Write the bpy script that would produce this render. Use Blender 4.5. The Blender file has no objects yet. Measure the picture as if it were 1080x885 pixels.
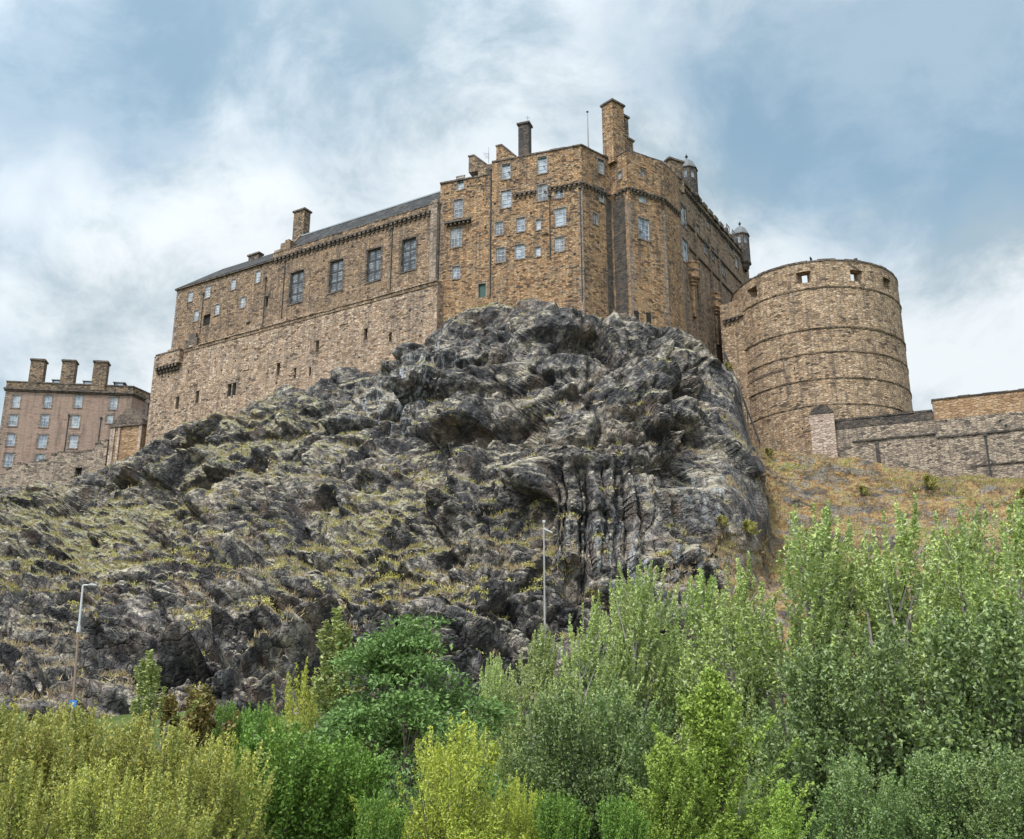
import bpy, math, random
import numpy as np
from mathutils import Vector

# ------------------------------------------------------------------ camera, sky, sun, exposure
S = bpy.context.scene
C = S.collection
FPX, TANP = 1150.0, 0.3286
PITCH = math.atan(TANP); CP, SP = math.cos(PITCH), math.sin(PITCH)
EYE = 1.7
cam = bpy.data.cameras.new('camera'); cam.sensor_width = 36.0; cam.lens = 36.0 * FPX / 1080.0
cam.clip_end = 20000; cam.clip_start = 0.1
camo = bpy.data.objects.new('camera', cam); C.objects.link(camo)
camo.location = (0, 0, EYE); camo.rotation_euler = (math.radians(90) + PITCH, 0, 0)
S.camera = camo
S.view_settings.view_transform = 'Standard'; S.view_settings.look = 'None'
S.view_settings.gamma = 1.0; S.view_settings.use_curve_mapping = False
S.view_settings.exposure = 1.28

SUN_EL, SUN_AZ = 56.0, -35.0      # azimuth measured from straight behind the camera, negative = left
sun = bpy.data.lights.new('sun', 'SUN'); sun.energy = 1.5; sun.angle = math.radians(10); sun.color = (1.0, 0.95, 0.88)
suno = bpy.data.objects.new('sun', sun); C.objects.link(suno)
_az = math.radians(SUN_AZ)
SUNDIR = Vector((math.sin(_az) * math.cos(math.radians(SUN_EL)), -math.cos(_az) * math.cos(math.radians(SUN_EL)), math.sin(math.radians(SUN_EL))))
suno.rotation_euler = SUNDIR.to_track_quat('Z', 'Y').to_euler()

class NT:
    """tiny node-tree helper"""
    def __init__(s, tree): s.t = tree; tree.nodes.clear()
    def n(s, typ, ins=None, **attrs):
        nd = s.t.nodes.new(typ)
        for k, v in attrs.items(): setattr(nd, k, v)
        for k, v in (ins or {}).items():
            sock = nd.inputs[k]
            if isinstance(v, bpy.types.NodeSocket): s.t.links.new(v, sock)
            elif isinstance(v, bpy.types.Node): s.t.links.new(v.outputs[0], sock)
            else: sock.default_value = v
        return nd
    def math(s, op, a, b=0.5, c=0.0, clamp=False):
        nd = s.n('ShaderNodeMath', {0: a, 1: b}, operation=op, use_clamp=clamp)
        if op == 'MULTIPLY_ADD': nd.inputs[2].default_value = c
        return nd.outputs[0]
    def vmath(s, op, a, b=(0, 0, 0)):
        nd = s.n('ShaderNodeVectorMath', {0: a, 1: b}, operation=op)
        return nd.outputs['Value'] if op in ('DOT_PRODUCT', 'LENGTH', 'DISTANCE') else nd.outputs[0]
    def mapr(s, v, a, b, c=0.0, d=1.0):
        nd = s.n('ShaderNodeMapRange', {0: v, 1: a, 2: b, 3: c, 4: d}, interpolation_type='SMOOTHSTEP')
        return nd.outputs[0]
    def mix(s, f, a, b, mode='MIX'):
        nd = s.n('ShaderNodeMix', data_type='RGBA', blend_type=mode)
        for i, v in ((0, f), (6, a), (7, b)):
            if isinstance(v, bpy.types.NodeSocket): s.t.links.new(v, nd.inputs[i])
            else: nd.inputs[i].default_value = v if i == 0 else (tuple(v) + (1,))[:4]
        return nd.outputs[2]
    def ramp(s, f, stops, interp='LINEAR'):
        nd = s.n('ShaderNodeValToRGB', {0: f}); cr = nd.color_ramp; cr.interpolation = interp
        while len(cr.elements) < len(stops): cr.elements.new(0.5)
        for e, (p, c) in zip(cr.elements, stops): e.position = p; e.color = (tuple(c) + (1,))[:4]
        return nd.outputs[0]
    def noise(s, vec, scale, detail=4, rough=0.55, dist=0.0, dim='3D'):
        nd = s.n('ShaderNodeTexNoise', {'Scale': scale, 'Detail': detail, 'Roughness': rough, 'Distortion': dist}, noise_dimensions=dim)
        if vec is not None: s.t.links.new(vec, nd.inputs['Vector'])
        return nd.outputs[0]
    def scale(s, vec, sc): return s.vmath('MULTIPLY', vec, sc)

W = bpy.data.worlds.new('World'); S.world = W; W.use_nodes = True
def build_world():
    g = NT(W.node_tree)
    d = g.vmath('NORMALIZE', g.n('ShaderNodeTexCoord').outputs['Generated'])
    sky = g.n('ShaderNodeTexSky', sky_type='NISHITA', sun_disc=False, sun_elevation=math.radians(SUN_EL),
              sun_rotation=math.radians(180 - SUN_AZ), altitude=60)
    xyz = g.n('ShaderNodeSeparateXYZ', {0: d})
    el = xyz.outputs[2]
    warp = g.n('ShaderNodeTexNoise', {'Vector': d, 'Scale': 2.6, 'Detail': 3}).outputs['Color']
    dw = g.vmath('ADD', d, g.vmath('MULTIPLY', g.vmath('SUBTRACT', warp, (.5, .5, .5)), (.22, .22, .22)))
    dw = g.vmath('MULTIPLY', dw, (1.0, 1.0, 1.2))
    n1 = g.noise(dw, 4.2, 7, .52)
    n2 = g.noise(g.vmath('ADD', dw, (3.1, 1.7, .4)), 11.0, 5, .55)
    dens = g.math('ADD', g.math('MULTIPLY', n1, .8), g.math('MULTIPLY', n2, .2))
    # clear gaps between the clouds: broad soft holes around given directions
    hole = None
    for (px, py, sz, k) in ((20, 80, .13, .24), (350, 45, .14, .15), (395, 110, .08, .12), (975, 130, .13, .16), (1050, 30, .15, .24), (590, 0, .13, .12), (40, 190, .08, .08), (900, 250, .08, .05), (200, -20, .12, .08), (800, -10, .12, .08)):
        a, b = (px - 540) / FPX, (442.5 - py) / FPX
        v = Vector((a, CP - b * SP, SP + b * CP)).normalized()
        h = g.math('MULTIPLY', g.mapr(g.vmath('DISTANCE', dw, (v.x, v.y, v.z * 1.2)), 0.0, sz * 1.9, 1.0, 0.0), k)
        hole = h if hole is None else g.math('ADD', hole, h)
    dens = g.math('SUBTRACT', dens, hole)
    cover = g.mapr(dens, .16, .52)
    shade = g.mapr(g.noise(g.vmath('ADD', dw, (9, 2, 5)), 6.0, 8, .62), .36, .62)
    cloud = g.mix(shade, (.190, .234, .262), (.365, .390, .405))
    # broad glow of the veiled sun, behind and above the camera
    sd = g.math('MAXIMUM', g.vmath('DOT_PRODUCT', d, tuple(SUNDIR)), 0.0)
    glow = g.math('ADD', 1.0, g.math('MULTIPLY', g.math('POWER', sd, 1.5), GLOW))
    cloud = g.vmath('MULTIPLY', cloud, g.n('ShaderNodeCombineXYZ', {0: glow, 1: glow, 2: glow}).outputs[0])
    b1 = g.n('ShaderNodeBackground', {0: sky.outputs[0], 1: 0.05})
    veil = g.n('ShaderNodeBackground', {0: (.07, .165, .195, 1), 1: .48})
    gap = g.n('ShaderNodeAddShader', {0: b1.outputs[0], 1: veil.outputs[0]})
    b2 = g.n('ShaderNodeBackground', {0: cloud, 1: 1.0})
    mx = g.n('ShaderNodeMixShader', {0: g.math('MULTIPLY_ADD', cover, .66, .32), 1: gap.outputs[0], 2: b2.outputs[0]})
    g.n('ShaderNodeOutputWorld', {0: mx.outputs[0]})
GLOW = 3.0
build_world()

# ------------------------------------------------------------------ helpers
RNG = np.random.default_rng(11); random.seed(5)
def ray(px, py):
    a, b = (px - 540) / FPX, (442.5 - py) / FPX
    return (a, CP - b * SP, SP + b * CP)
def at(px, py, Y):
    r = ray(px, py); k = Y / r[1]
    return Vector((r[0] * k, Y, EYE + r[2] * k))
def xat(px, py, Y): return at(px, py, Y).x

class Fac:
    """a vertical facade plane through two ground points, seen from outside with p0 on the left"""
    def __init__(s, p0, p1, n=0.0):
        p0 = Vector((p0[0], p0[1])); p1 = Vector((p1[0], p1[1]))
        s.U = (p1 - p0).normalized(); s.N = Vector((s.U.y, -s.U.x)); s.L = (p1 - p0).length
        s.O = p0 + s.N * n
    def p(s, u, z, n=0.0):
        q = s.O + s.U * u + s.N * n
        return (q.x, q.y, z)
    def hit(s, px, py):
        r = ray(px, py); rd = Vector((r[0], r[1]))
        t = s.O.dot(s.N) / rd.dot(s.N)
        q = rd * t
        return (q - s.O).dot(s.U), EYE + r[2] * t
    def rect(s, cx, cy, w, h):
        u0, _ = s.hit(cx - w / 2, cy); u1, _ = s.hit(cx + w / 2, cy)
        _, z1 = s.hit(cx, cy - h / 2); _, z0 = s.hit(cx, cy + h / 2)
        return (u0, u1, z0, z1)

class MB:
    def __init__(s): s.v = []; s.f = []; s.uv = {}
    def face(s, pts, uv=None):
        i = len(s.v); s.v += [tuple(p) for p in pts]; s.f.append(tuple(range(i, i + len(pts))))
        if uv: s.uv[len(s.f) - 1] = uv
    def quad(s, a, b, c, d): s.face([a, b, c, d])
    def hexa(s, p):  # p: 8 points, bottom 4 ccw (from above), top 4
        for q in ((3, 2, 1, 0), (4, 5, 6, 7), (0, 1, 5, 4), (1, 2, 6, 5), (2, 3, 7, 6), (3, 0, 4, 7)): s.face([p[k] for k in q])
    def fbox(s, f, u0, u1, z0, z1, n0, n1):
        # n1 outward
        s.hexa([f.p(u0, z0, n1), f.p(u1, z0, n1), f.p(u1, z0, n0), f.p(u0, z0, n0), f.p(u0, z1, n1), f.p(u1, z1, n1), f.p(u1, z1, n0), f.p(u0, z1, n0)])
    def prism(s, poly, z0, z1, cap=True):
        n = len(poly)
        for i in range(n):
            a, b = poly[i], poly[(i + 1) % n]
            s.face([(a[0], a[1], z0), (b[0], b[1], z0), (b[0], b[1], z1), (a[0], a[1], z1)])
        if cap:
            s.face([(p[0], p[1], z1) for p in poly]); s.face([(p[0], p[1], z0) for p in reversed(poly)])
    def lathe(s, cx, cy, prof, seg=16, uscale=None):
        R = max(r for r, z in prof)
        for i in range(seg):
            t0, t1 = 2 * math.pi * i / seg, 2 * math.pi * (i + 1) / seg
            for (r0, z0), (r1, z1) in zip(prof[:-1], prof[1:]):
                q = [(cx + r0 * math.cos(t0), cy + r0 * math.sin(t0), z0), (cx + r0 * math.cos(t1), cy + r0 * math.sin(t1), z0),
                     (cx + r1 * math.cos(t1), cy + r1 * math.sin(t1), z1), (cx + r1 * math.cos(t0), cy + r1 * math.sin(t0), z1)]
                dz = abs(z1 - z0); dv = z0 if dz > abs(r1 - r0) else r0
                dv1 = z1 if dz > abs(r1 - r0) else r1
                uv = [(t0 * R, dv), (t1 * R, dv), (t1 * R, dv1), (t0 * R, dv1)]
                if r0 < 1e-6: q, uv = q[1:], uv[1:]
                elif r1 < 1e-6: q, uv = q[:3], uv[:3]
                s.face(q, uv)
    def tube(s, pts, rad, seg=6):
        pts = [Vector(p) for p in pts]; rings = []
        for i, p in enumerate(pts):
            d = (pts[min(i + 1, len(pts) - 1)] - pts[max(i - 1, 0)]).normalized()
            a = d.cross(Vector((0, 0, 1)) if abs(d.z) < .95 else Vector((1, 0, 0))).normalized(); b = d.cross(a)
            r = rad[i] if isinstance(rad, (list, tuple)) else rad
            rings.append([tuple(p + (a * math.cos(2 * math.pi * k / seg) + b * math.sin(2 * math.pi * k / seg)) * r) for k in range(seg)])
        for r0, r1 in zip(rings[:-1], rings[1:]):
            for k in range(seg): s.face([r0[k], r0[(k + 1) % seg], r1[(k + 1) % seg], r1[k]])
        s.face(list(reversed(rings[0]))); s.face(rings[-1])
    def build_each(s, name, mat, parent, nf=6):
        """one part per separate box"""
        for i in range(0, len(s.f), nf):
            q = MB(); vi = sorted({k for f in s.f[i:i + nf] for k in f}); mp = {k: j for j, k in enumerate(vi)}
            q.v = [s.v[k] for k in vi]; q.f = [tuple(mp[k] for k in f) for f in s.f[i:i + nf]]; q.build(name, mat, parent)
    def build(s, name, mat, parent=None, smooth=False):
        me = bpy.data.meshes.new(name); me.from_pydata(s.v, [], s.f); me.update()
        uvl = me.uv_layers.new(name='UVMap'); buf = np.zeros((len(me.loops), 2), dtype=np.float32)
        V = np.array(s.v)
        for fi, poly in enumerate(me.polygons):
            li = poly.loop_start
            if fi in s.uv:
                for k, q in enumerate(s.uv[fi]): buf[li + k] = q
                continue
            n = poly.normal
            vs = V[list(poly.vertices)]
            if abs(n.z) < .75:
                h = math.hypot(n.x, n.y); tx, ty = -n.y / h, n.x / h
                buf[li:li + len(vs), 0] = vs[:, 0] * tx + vs[:, 1] * ty; buf[li:li + len(vs), 1] = vs[:, 2] / max(.35, math.sqrt(max(1e-6, 1 - n.z * n.z)))
            else:
                buf[li:li + len(vs), 0] = vs[:, 0]; buf[li:li + len(vs), 1] = vs[:, 1]
        uvl.data.foreach_set('uv', buf.ravel())
        if smooth: me.polygons.foreach_set('use_smooth', [True] * len(me.polygons))
        me.materials.append(mat)
        o = bpy.data.objects.new(name, me); C.objects.link(o)
        if parent: o.parent = parent
        return o

def thing(name, label, cat, group=None):
    o = bpy.data.objects.new(name, None); C.objects.link(o); o.empty_display_size = .5
    o['label'] = label; o['category'] = cat
    if group: o['group'] = group
    return o
def tag(o, label, cat, group=None):
    o['label'] = label; o['category'] = cat
    if group: o['group'] = group
    return o
def set_base(root, loc):
    """move the Empty to the thing's base, parts stay where they were built"""
    root.location = loc
    for ch in root.children: ch.location = tuple(-x for x in loc)

def panel(mb, f, u0, u1, z0, z1, holes=(), depth=.45, n=0.0, tops=None):
    """wall face with real openings; every opening gets jambs, head and sill faces"""
    hs = [(max(a, u0), min(b, u1), max(c, z0), min(d, z1)) for a, b, c, d in holes]
    us = sorted({u0, u1, *[h[0] for h in hs], *[h[1] for h in hs]}); zs = sorted({z0, z1, *[h[2] for h in hs], *[h[3] for h in hs]})
    for i in range(len(us) - 1):
        for j in range(len(zs) - 1):
            uc, zc = (us[i] + us[i + 1]) / 2, (zs[j] + zs[j + 1]) / 2
            if any(a < uc < b and c < zc < d for a, b, c, d in hs): continue
            mb.quad(f.p(us[i], zs[j], n), f.p(us[i + 1], zs[j], n), f.p(us[i + 1], zs[j + 1], n), f.p(us[i], zs[j + 1], n))
    for a, b, c, d in hs:
        m = n - depth
        mb.quad(f.p(a, c, n), f.p(a, c, m), f.p(a, d, m), f.p(a, d, n)); mb.quad(f.p(b, c, m), f.p(b, c, n), f.p(b, d, n), f.p(b, d, m))
        mb.quad(f.p(a, c, m), f.p(a, c, n), f.p(b, c, n), f.p(b, c, m)); mb.quad(f.p(a, d, n), f.p(a, d, m), f.p(b, d, m), f.p(b, d, n))

def back_fill(mb, f, hole, depth=.45, n=0.0):
    a, b, c, d = hole; m = n - depth + .002
    mb.quad(f.p(a, c, m), f.p(b, c, m), f.p(b, d, m), f.p(a, d, m))

def window(f, parent, hole, cols=2, rows=3, n=0.0, depth=.3, frame='white_paint', pane='pane_pale', bar=.045, ring=.10, surround=.22, sill=True, sash=True, smat='dressed'):
    a, b, c, d = hole; m = MB(); k = n - depth
    m.fbox(f, a, a + ring, c, d, k, k + .10); m.fbox(f, b - ring, b, c, d, k, k + .10)
    m.fbox(f, a + ring, b - ring, c, c + ring, k, k + .098); m.fbox(f, a + ring, b - ring, d - ring, d, k, k + .098)
    for i in range(1, cols): x = a + (b - a) * i / cols; m.fbox(f, x - bar / 2, x + bar / 2, c + ring, d - ring, k + .01, k + .07)
    for j in range(1, rows):
        z = c + (d - c) * j / rows; w = bar * (1.8 if sash and j == rows // 2 else 1)
        m.fbox(f, a + ring, b - ring, z - w / 2, z + w / 2, k + .012, k + .075)
    w = m.build('window', M[frame], parent)
    g = MB(); g.quad(f.p(a, c, k + .02), f.p(b, c, k + .02), f.p(b, d, k + .02), f.p(a, d, k + .02)); g.build('pane', M[pane], w)
    if sill:
        g = MB(); g.fbox(f, a - surround * .8, b + surround * .8, c - .2, c, n - .02, n + .12); g.build('sill', M[smat], w)
    if surround:
        g = MB(); z = c; i = 0
        while z < d:
            h = min(.34, d - z); e = surround * (1.35 if i % 2 else .8)
            g.fbox(f, a - e, a, z + .005, z + h, n - .02, n + .03); g.fbox(f, b, b + e, z + .005, z + h, n - .02, n + .03); z += .34; i += 1
        g.fbox(f, a - surround * 1.2, b + surround * 1.2, d, d + .3, n - .02, n + .035)
        g.build('surround', M[smat], w)
    return w

def corbels(f, parent, u0, u1, z, step=.85, w=.42, out=.42, h=.5, n=0.0, mat='stone_dark', name='corbel_table'):
    m = MB(); u = u0 + step * .3
    while u + w < u1:
        m.fbox(f, u, u + w, z - h * .5, z, n - .03, n + out); m.fbox(f, u + .02, u + w - .02, z - h, z - h * .5, n - .03, n + out * .55); u += step
    m.fbox(f, u0, u1, z, z + .2, n - .03, n + out + .04)
    return m.build(name, M[mat], parent)

def strip(f, parent, u0, u1, z0, z1, n0, n1, mat, name):
    m = MB(); m.fbox(f, u0, u1, z0, z1, n0, n1); return m.build(name, M[mat], parent)
def rough_coping(f, parent, u0, u1, z, h, n0, n1, mat, name='coping', seed=1, amp=.12, step=1.1):
    r = random.Random(seed); m = MB(); u = u0
    while u < u1 - .05:
        e = min(u1, u + step * r.uniform(.7, 1.4)); dz = r.uniform(-amp, amp)
        m.fbox(f, u, e - .02, z, z + h + dz, n0 + r.uniform(0, .05), n1 + r.uniform(-.05, .05)); u = e
    return m.build(name, M[mat], parent)
def pipe(f, parent, px, py0, py1, n=.1, r=.09, name='drainpipe'):
    u, z1 = f.hit(px, py0); u1, z0 = f.hit(px, py1); u = (u + u1) / 2
    m = MB(); m.tube([f.p(u, z0, n), f.p(u, z1, n)], r, 6); m.fbox(f, u - .22, u + .22, z1 - .35, z1, n - .1, n + .2)
    return m.build(name, M['iron'], parent)

def chimney(parent, cx, cy, w, d, z0, z1, ang, mat='stone_palace_dark', name='chimney', cap=.22, pots=0):
    ca, sa = math.cos(ang), math.sin(ang)
    def R(x, y): return (cx + x * ca - y * sa, cy + x * sa + y * ca)
    m = MB(); m.prism([R(-w / 2, -d / 2), R(w / 2, -d / 2), R(w / 2, d / 2), R(-w / 2, d / 2)], z0, z1 - .45)
    o = m.build(name, M[mat], parent)
    e = cap; m = MB(); m.prism([R(-w / 2 - e, -d / 2 - e), R(w / 2 + e, -d / 2 - e), R(w / 2 + e, d / 2 + e), R(-w / 2 - e, d / 2 + e)], z1 - .45, z1 - .12)
    m.prism([R(-w / 2 - .05, -d / 2 - .05), R(w / 2 + .05, -d / 2 - .05), R(w / 2 + .05, d / 2 + .05), R(-w / 2 - .05, d / 2 + .05)], z1 - .118, z1)
    m.build('chimney_cap', M['stone_dark'], o)
    return o

# ------------------------------------------------------------------ materials
M = {}
def new_mat(name):
    m = bpy.data.materials.new(name); m.use_nodes = True; M[name] = m
    return NT(m.node_tree)
def finish(g, col, rough=.85, bump=None, bstr=.6, bdist=.08, spec=.3, metal=0.0):
    p = g.n('ShaderNodeBsdfPrincipled', {'Roughness': rough, 'Specular IOR Level': spec, 'Metallic': metal})
    if isinstance(col, bpy.types.NodeSocket): g.t.links.new(col, p.inputs['Base Color'])
    else: p.inputs['Base Color'].default_value = (tuple(col) + (1,))[:4]
    if bump is not None:
        b = g.n('ShaderNodeBump', {'Strength': bstr, 'Distance': bdist, 'Height': bump}); g.t.links.new(b.outputs[0], p.inputs['Normal'])
    g.n('ShaderNodeOutputMaterial', {0: p.outputs[0]})
    return p
def plain(name, col, rough=.6, spec=.4, metal=0.0, var=.25, vs=2.5):
    g = new_mat(name); o = g.n('ShaderNodeTexCoord').outputs['Object']
    n = g.noise(o, vs, 5); c = g.mix(n, tuple(x * (1 - var) for x in col), tuple(min(1, x * (1 + var)) for x in col))
    finish(g, c, rough, n, .2, .02, spec, metal)
def stone(name, pal, sw=.56, sh=.28, mortar=(.115, .10, .088), soot=.55, soot_thr=.55, streak=.5, mort_amt=.45, warm=None, ashlar=False, pock=.5):
    g = new_mat(name)
    uv = g.n('ShaderNodeUVMap').outputs[0]
    wob = g.n('ShaderNodeTexNoise', {'Vector': uv, 'Scale': .8, 'Detail': 2}).outputs['Color']
    uvw = g.vmath('ADD', uv, g.vmath('MULTIPLY', g.vmath('SUBTRACT', wob, (.5, .5, .5)), (.5, .22, 0)))
    if ashlar:
        br = g.n('ShaderNodeTexBrick', {'Vector': uv, 'Color1': (0, 0, 0, 1), 'Color2': (1, 1, 1, 1), 'Mortar': (.5, .5, .5, 1), 'Scale': 1.0, 'Mortar Size': .02, 'Brick Width': sw, 'Row Height': sh}, offset=.5)
        cell = br.outputs['Color']; edge = g.math('SUBTRACT', 1.0, br.outputs['Fac'])
        cellv = g.math('ADD', g.math('MULTIPLY', cell, .6), g.math('MULTIPLY', g.noise(g.scale(uv, (1 / sw, 1 / sh, 1)), .9, 2), .4))
    else:
        v = g.scale(uvw, (1 / sw, 1 / sh, 1))
        a = g.n('ShaderNodeTexVoronoi', {'Vector': v, 'Scale': 1.0, 'Randomness': .85}, voronoi_dimensions='2D')
        e = g.n('ShaderNodeTexVoronoi', {'Vector': v, 'Scale': 1.0, 'Randomness': .85}, voronoi_dimensions='2D', feature='DISTANCE_TO_EDGE')
        cellv = g.n('ShaderNodeSeparateColor', {0: a.outputs['Color']}).outputs[0]
        edge = g.mapr(e.outputs[0], .02, .16)
    big = g.noise(uv, .22, 5, .6)
    cv = g.math('ADD', g.math('MULTIPLY', cellv, 1.05), g.math('MULTIPLY', g.math('SUBTRACT', big, .5), .75), clamp=True)
    cv = g.math('ADD', g.math('MULTIPLY', g.math('POWER', cv, .75), .95), .03, clamp=True)
    n = len(pal); col = g.ramp(cv, [(i / (n - 1), c) for i, c in enumerate(pal)])
    fine = g.noise(uv, 7.0, 4, .65)
    col = g.mix(.55, col, g.mix(fine, (.42, .42, .42), (1.55, 1.5, 1.45)), 'MULTIPLY')
    col = g.mix(g.math('MULTIPLY', g.math('SUBTRACT', 1.0, edge), mort_amt), col, mortar)
    # soot and rain streaks with shapes of their own
    st = g.noise(g.scale(uv, (.9, .09, 1)), 1.0, 8, .7)
    stm = g.math('MULTIPLY', g.mapr(st, .46, .68), streak)
    sm = g.math('MULTIPLY', g.mapr(g.noise(g.vmath('ADD', uv, (37, 11, 0)), .38, 9, .78), soot_thr - .02, soot_thr + .16), soot)
    dk = g.math('MAXIMUM', stm, sm)
    col = g.mix(dk, col, (.055, .052, .052))
    # open joints and lost stones
    pk = g.n('ShaderNodeTexVoronoi', {'Vector': g.scale(uvw, (.9, 1.5, 1)), 'Scale': 1.0}, voronoi_dimensions='2D')
    pm = g.math('MULTIPLY', g.mapr(pk.outputs['Distance'], .10, .17, 1, 0), pock)
    col = g.mix(pm, col, (.035, .03, .028))
    pale = g.math('MULTIPLY', g.mapr(g.noise(g.vmath('ADD', uv, (5, 71, 0)), .55, 6, .7), .6, .72), .35)
    col = g.mix(pale, col, (.42, .38, .33))
    h = g.math('ADD', edge, g.math('MULTIPLY', g.math('ADD', fine, cellv), .5))
    h = g.math('SUBTRACT', h, g.math('MULTIPLY', pm, 1.5))
    finish(g, col, .92, h, .9, .09, .2)

stone('stone_palace', [(0.056, 0.042, 0.036), (0.148, 0.088, 0.048), (0.278, 0.160, 0.081), (0.371, 0.219, 0.109), (0.278, 0.198, 0.129), (0.464, 0.303, 0.170)], soot=.85, soot_thr=.52, streak=.7)
stone('stone_palace_dark', [(0.045, 0.038, 0.034), (0.099, 0.076, 0.057), (0.180, 0.126, 0.082), (0.252, 0.176, 0.115), (0.324, 0.244, 0.164)], soot=.8, soot_thr=.5, streak=.6)
stone('stone_east', [(0.054, 0.042, 0.035), (0.135, 0.093, 0.064), (0.234, 0.161, 0.109), (0.306, 0.209, 0.140), (0.216, 0.161, 0.121), (0.378, 0.266, 0.181)], soot=.75, soot_thr=.54, streak=.6)
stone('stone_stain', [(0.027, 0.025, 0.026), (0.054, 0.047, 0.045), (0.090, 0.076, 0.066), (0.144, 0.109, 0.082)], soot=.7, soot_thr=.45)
stone('stone_hall', [(0.053, 0.039, 0.031), (0.147, 0.095, 0.059), (0.241, 0.160, 0.099), (0.311, 0.209, 0.131), (0.196, 0.140, 0.102), (0.392, 0.279, 0.188)], soot=.8, soot_thr=.52, streak=.75)
stone('stone_curtain', [(0.075, 0.059, 0.047), (0.209, 0.138, 0.096), (0.333, 0.231, 0.159), (0.399, 0.286, 0.201), (0.265, 0.201, 0.155), (0.513, 0.393, 0.293)], soot=.75, soot_thr=.54, streak=.55, sw=.64, sh=.32)
stone('stone_tower', [(0.076, 0.057, 0.044), (0.216, 0.145, 0.093), (0.335, 0.231, 0.144), (0.421, 0.298, 0.191), (0.281, 0.206, 0.146), (0.540, 0.401, 0.279)], soot=.7, soot_thr=.55, streak=.65, sw=.66, sh=.32)
stone('stone_forewall', [(0.077, 0.068, 0.060), (0.171, 0.137, 0.113), (0.265, 0.214, 0.169), (0.325, 0.257, 0.201), (0.393, 0.325, 0.249)], soot=.7, soot_thr=.53, streak=.5, sw=.66, sh=.32)
stone('stone_ochre', [(0.182, 0.112, 0.066), (0.273, 0.167, 0.094), (0.331, 0.216, 0.127), (0.381, 0.263, 0.172)], soot=.3, soot_thr=.6, streak=.45, mort_amt=.2, sw=.9, sh=.4, pock=.2)
stone('stone_render', [(0.234, 0.176, 0.139), (0.342, 0.260, 0.213), (0.414, 0.328, 0.271), (0.468, 0.378, 0.320)], soot=.3, soot_thr=.6, streak=.9, mort_amt=.15, sw=.9, sh=.4, pock=.25)
stone('stone_red', [(.11, .08, .07), (.20, .135, .112), (.28, .19, .155), (.33, .235, .19), (.27, .205, .165), (.38, .29, .22)], soot=.55, soot_thr=.55, streak=.5, ashlar=True, sw=.8, sh=.33, mort_amt=.3, pock=.1)
stone('stone_dark', [(0.045, 0.039, 0.037), (0.090, 0.074, 0.064), (0.144, 0.113, 0.094), (0.198, 0.155, 0.123)], soot=.5, soot_thr=.5)
stone('dressed', [(0.117, 0.097, 0.082), (0.198, 0.155, 0.127), (0.270, 0.210, 0.168), (0.324, 0.252, 0.205)], soot=.4, soot_thr=.55, pock=.1)
stone('stone_quoin', [(0.117, 0.097, 0.082), (0.216, 0.168, 0.135), (0.306, 0.239, 0.193), (0.360, 0.286, 0.230)], soot=.4, soot_thr=.55, pock=.1)
def slate():
    g = new_mat('slate'); uv = g.n('ShaderNodeUVMap').outputs[0]
    br = g.n('ShaderNodeTexBrick', {'Vector': uv, 'Color1': (.026, .027, .030, 1), 'Color2': (.055, .056, .058, 1), 'Mortar': (.025, .025, .028, 1), 'Scale': 1.0, 'Mortar Size': .02, 'Brick Width': .45, 'Row Height': .28})
    n = g.noise(uv, .6, 6, .65)
    finish(g, g.mix(g.mapr(n, .45, .7), br.outputs['Color'], (.075, .072, .066)), .95, br.outputs['Fac'], -.4, .03, .12)
slate()
plain('lead', (.20, .22, .24), .5, .5, .3); plain('iron', (.025, .026, .028), .6); plain('white_paint', (.40, .41, .42), .5, var=.08)
plain('green_paint', (.012, .06, .045), .5); plain('mullion', (.035, .036, .037), .8); plain('void', (.012, .011, .011), .9)
plain('pole_white', (.42, .42, .43), .45, var=.12); plain('pole_brown', (.20, .135, .10), .6); plain('pole_grey', (.26, .245, .24), .5)
plain('sign_blue', (.03, .14, .42), .4); plain('bark', (.085, .07, .055), .9, vs=9); plain('bark_pale', (.20, .185, .16), .9, vs=9); plain('timber', (.23, .20, .175), .85, vs=6)
plain('lead_pale', (.12, .13, .14), .75, .25, 0)
def pane_mat(name, a, b, rough=.12):
    g = new_mat(name); o = g.n('ShaderNodeTexCoord').outputs['Object']
    n = g.noise(o, .9, 3); finish(g, g.mix(g.mapr(n, .4, .6), a, b), rough, None, spec=.7)
pane_mat('pane_pale', (.16, .18, .21), (.36, .39, .42)); pane_mat('pane_dark', (.035, .04, .05), (.17, .19, .21)); pane_mat('pane_blue', (.08, .10, .14), (.25, .29, .34))

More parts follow.
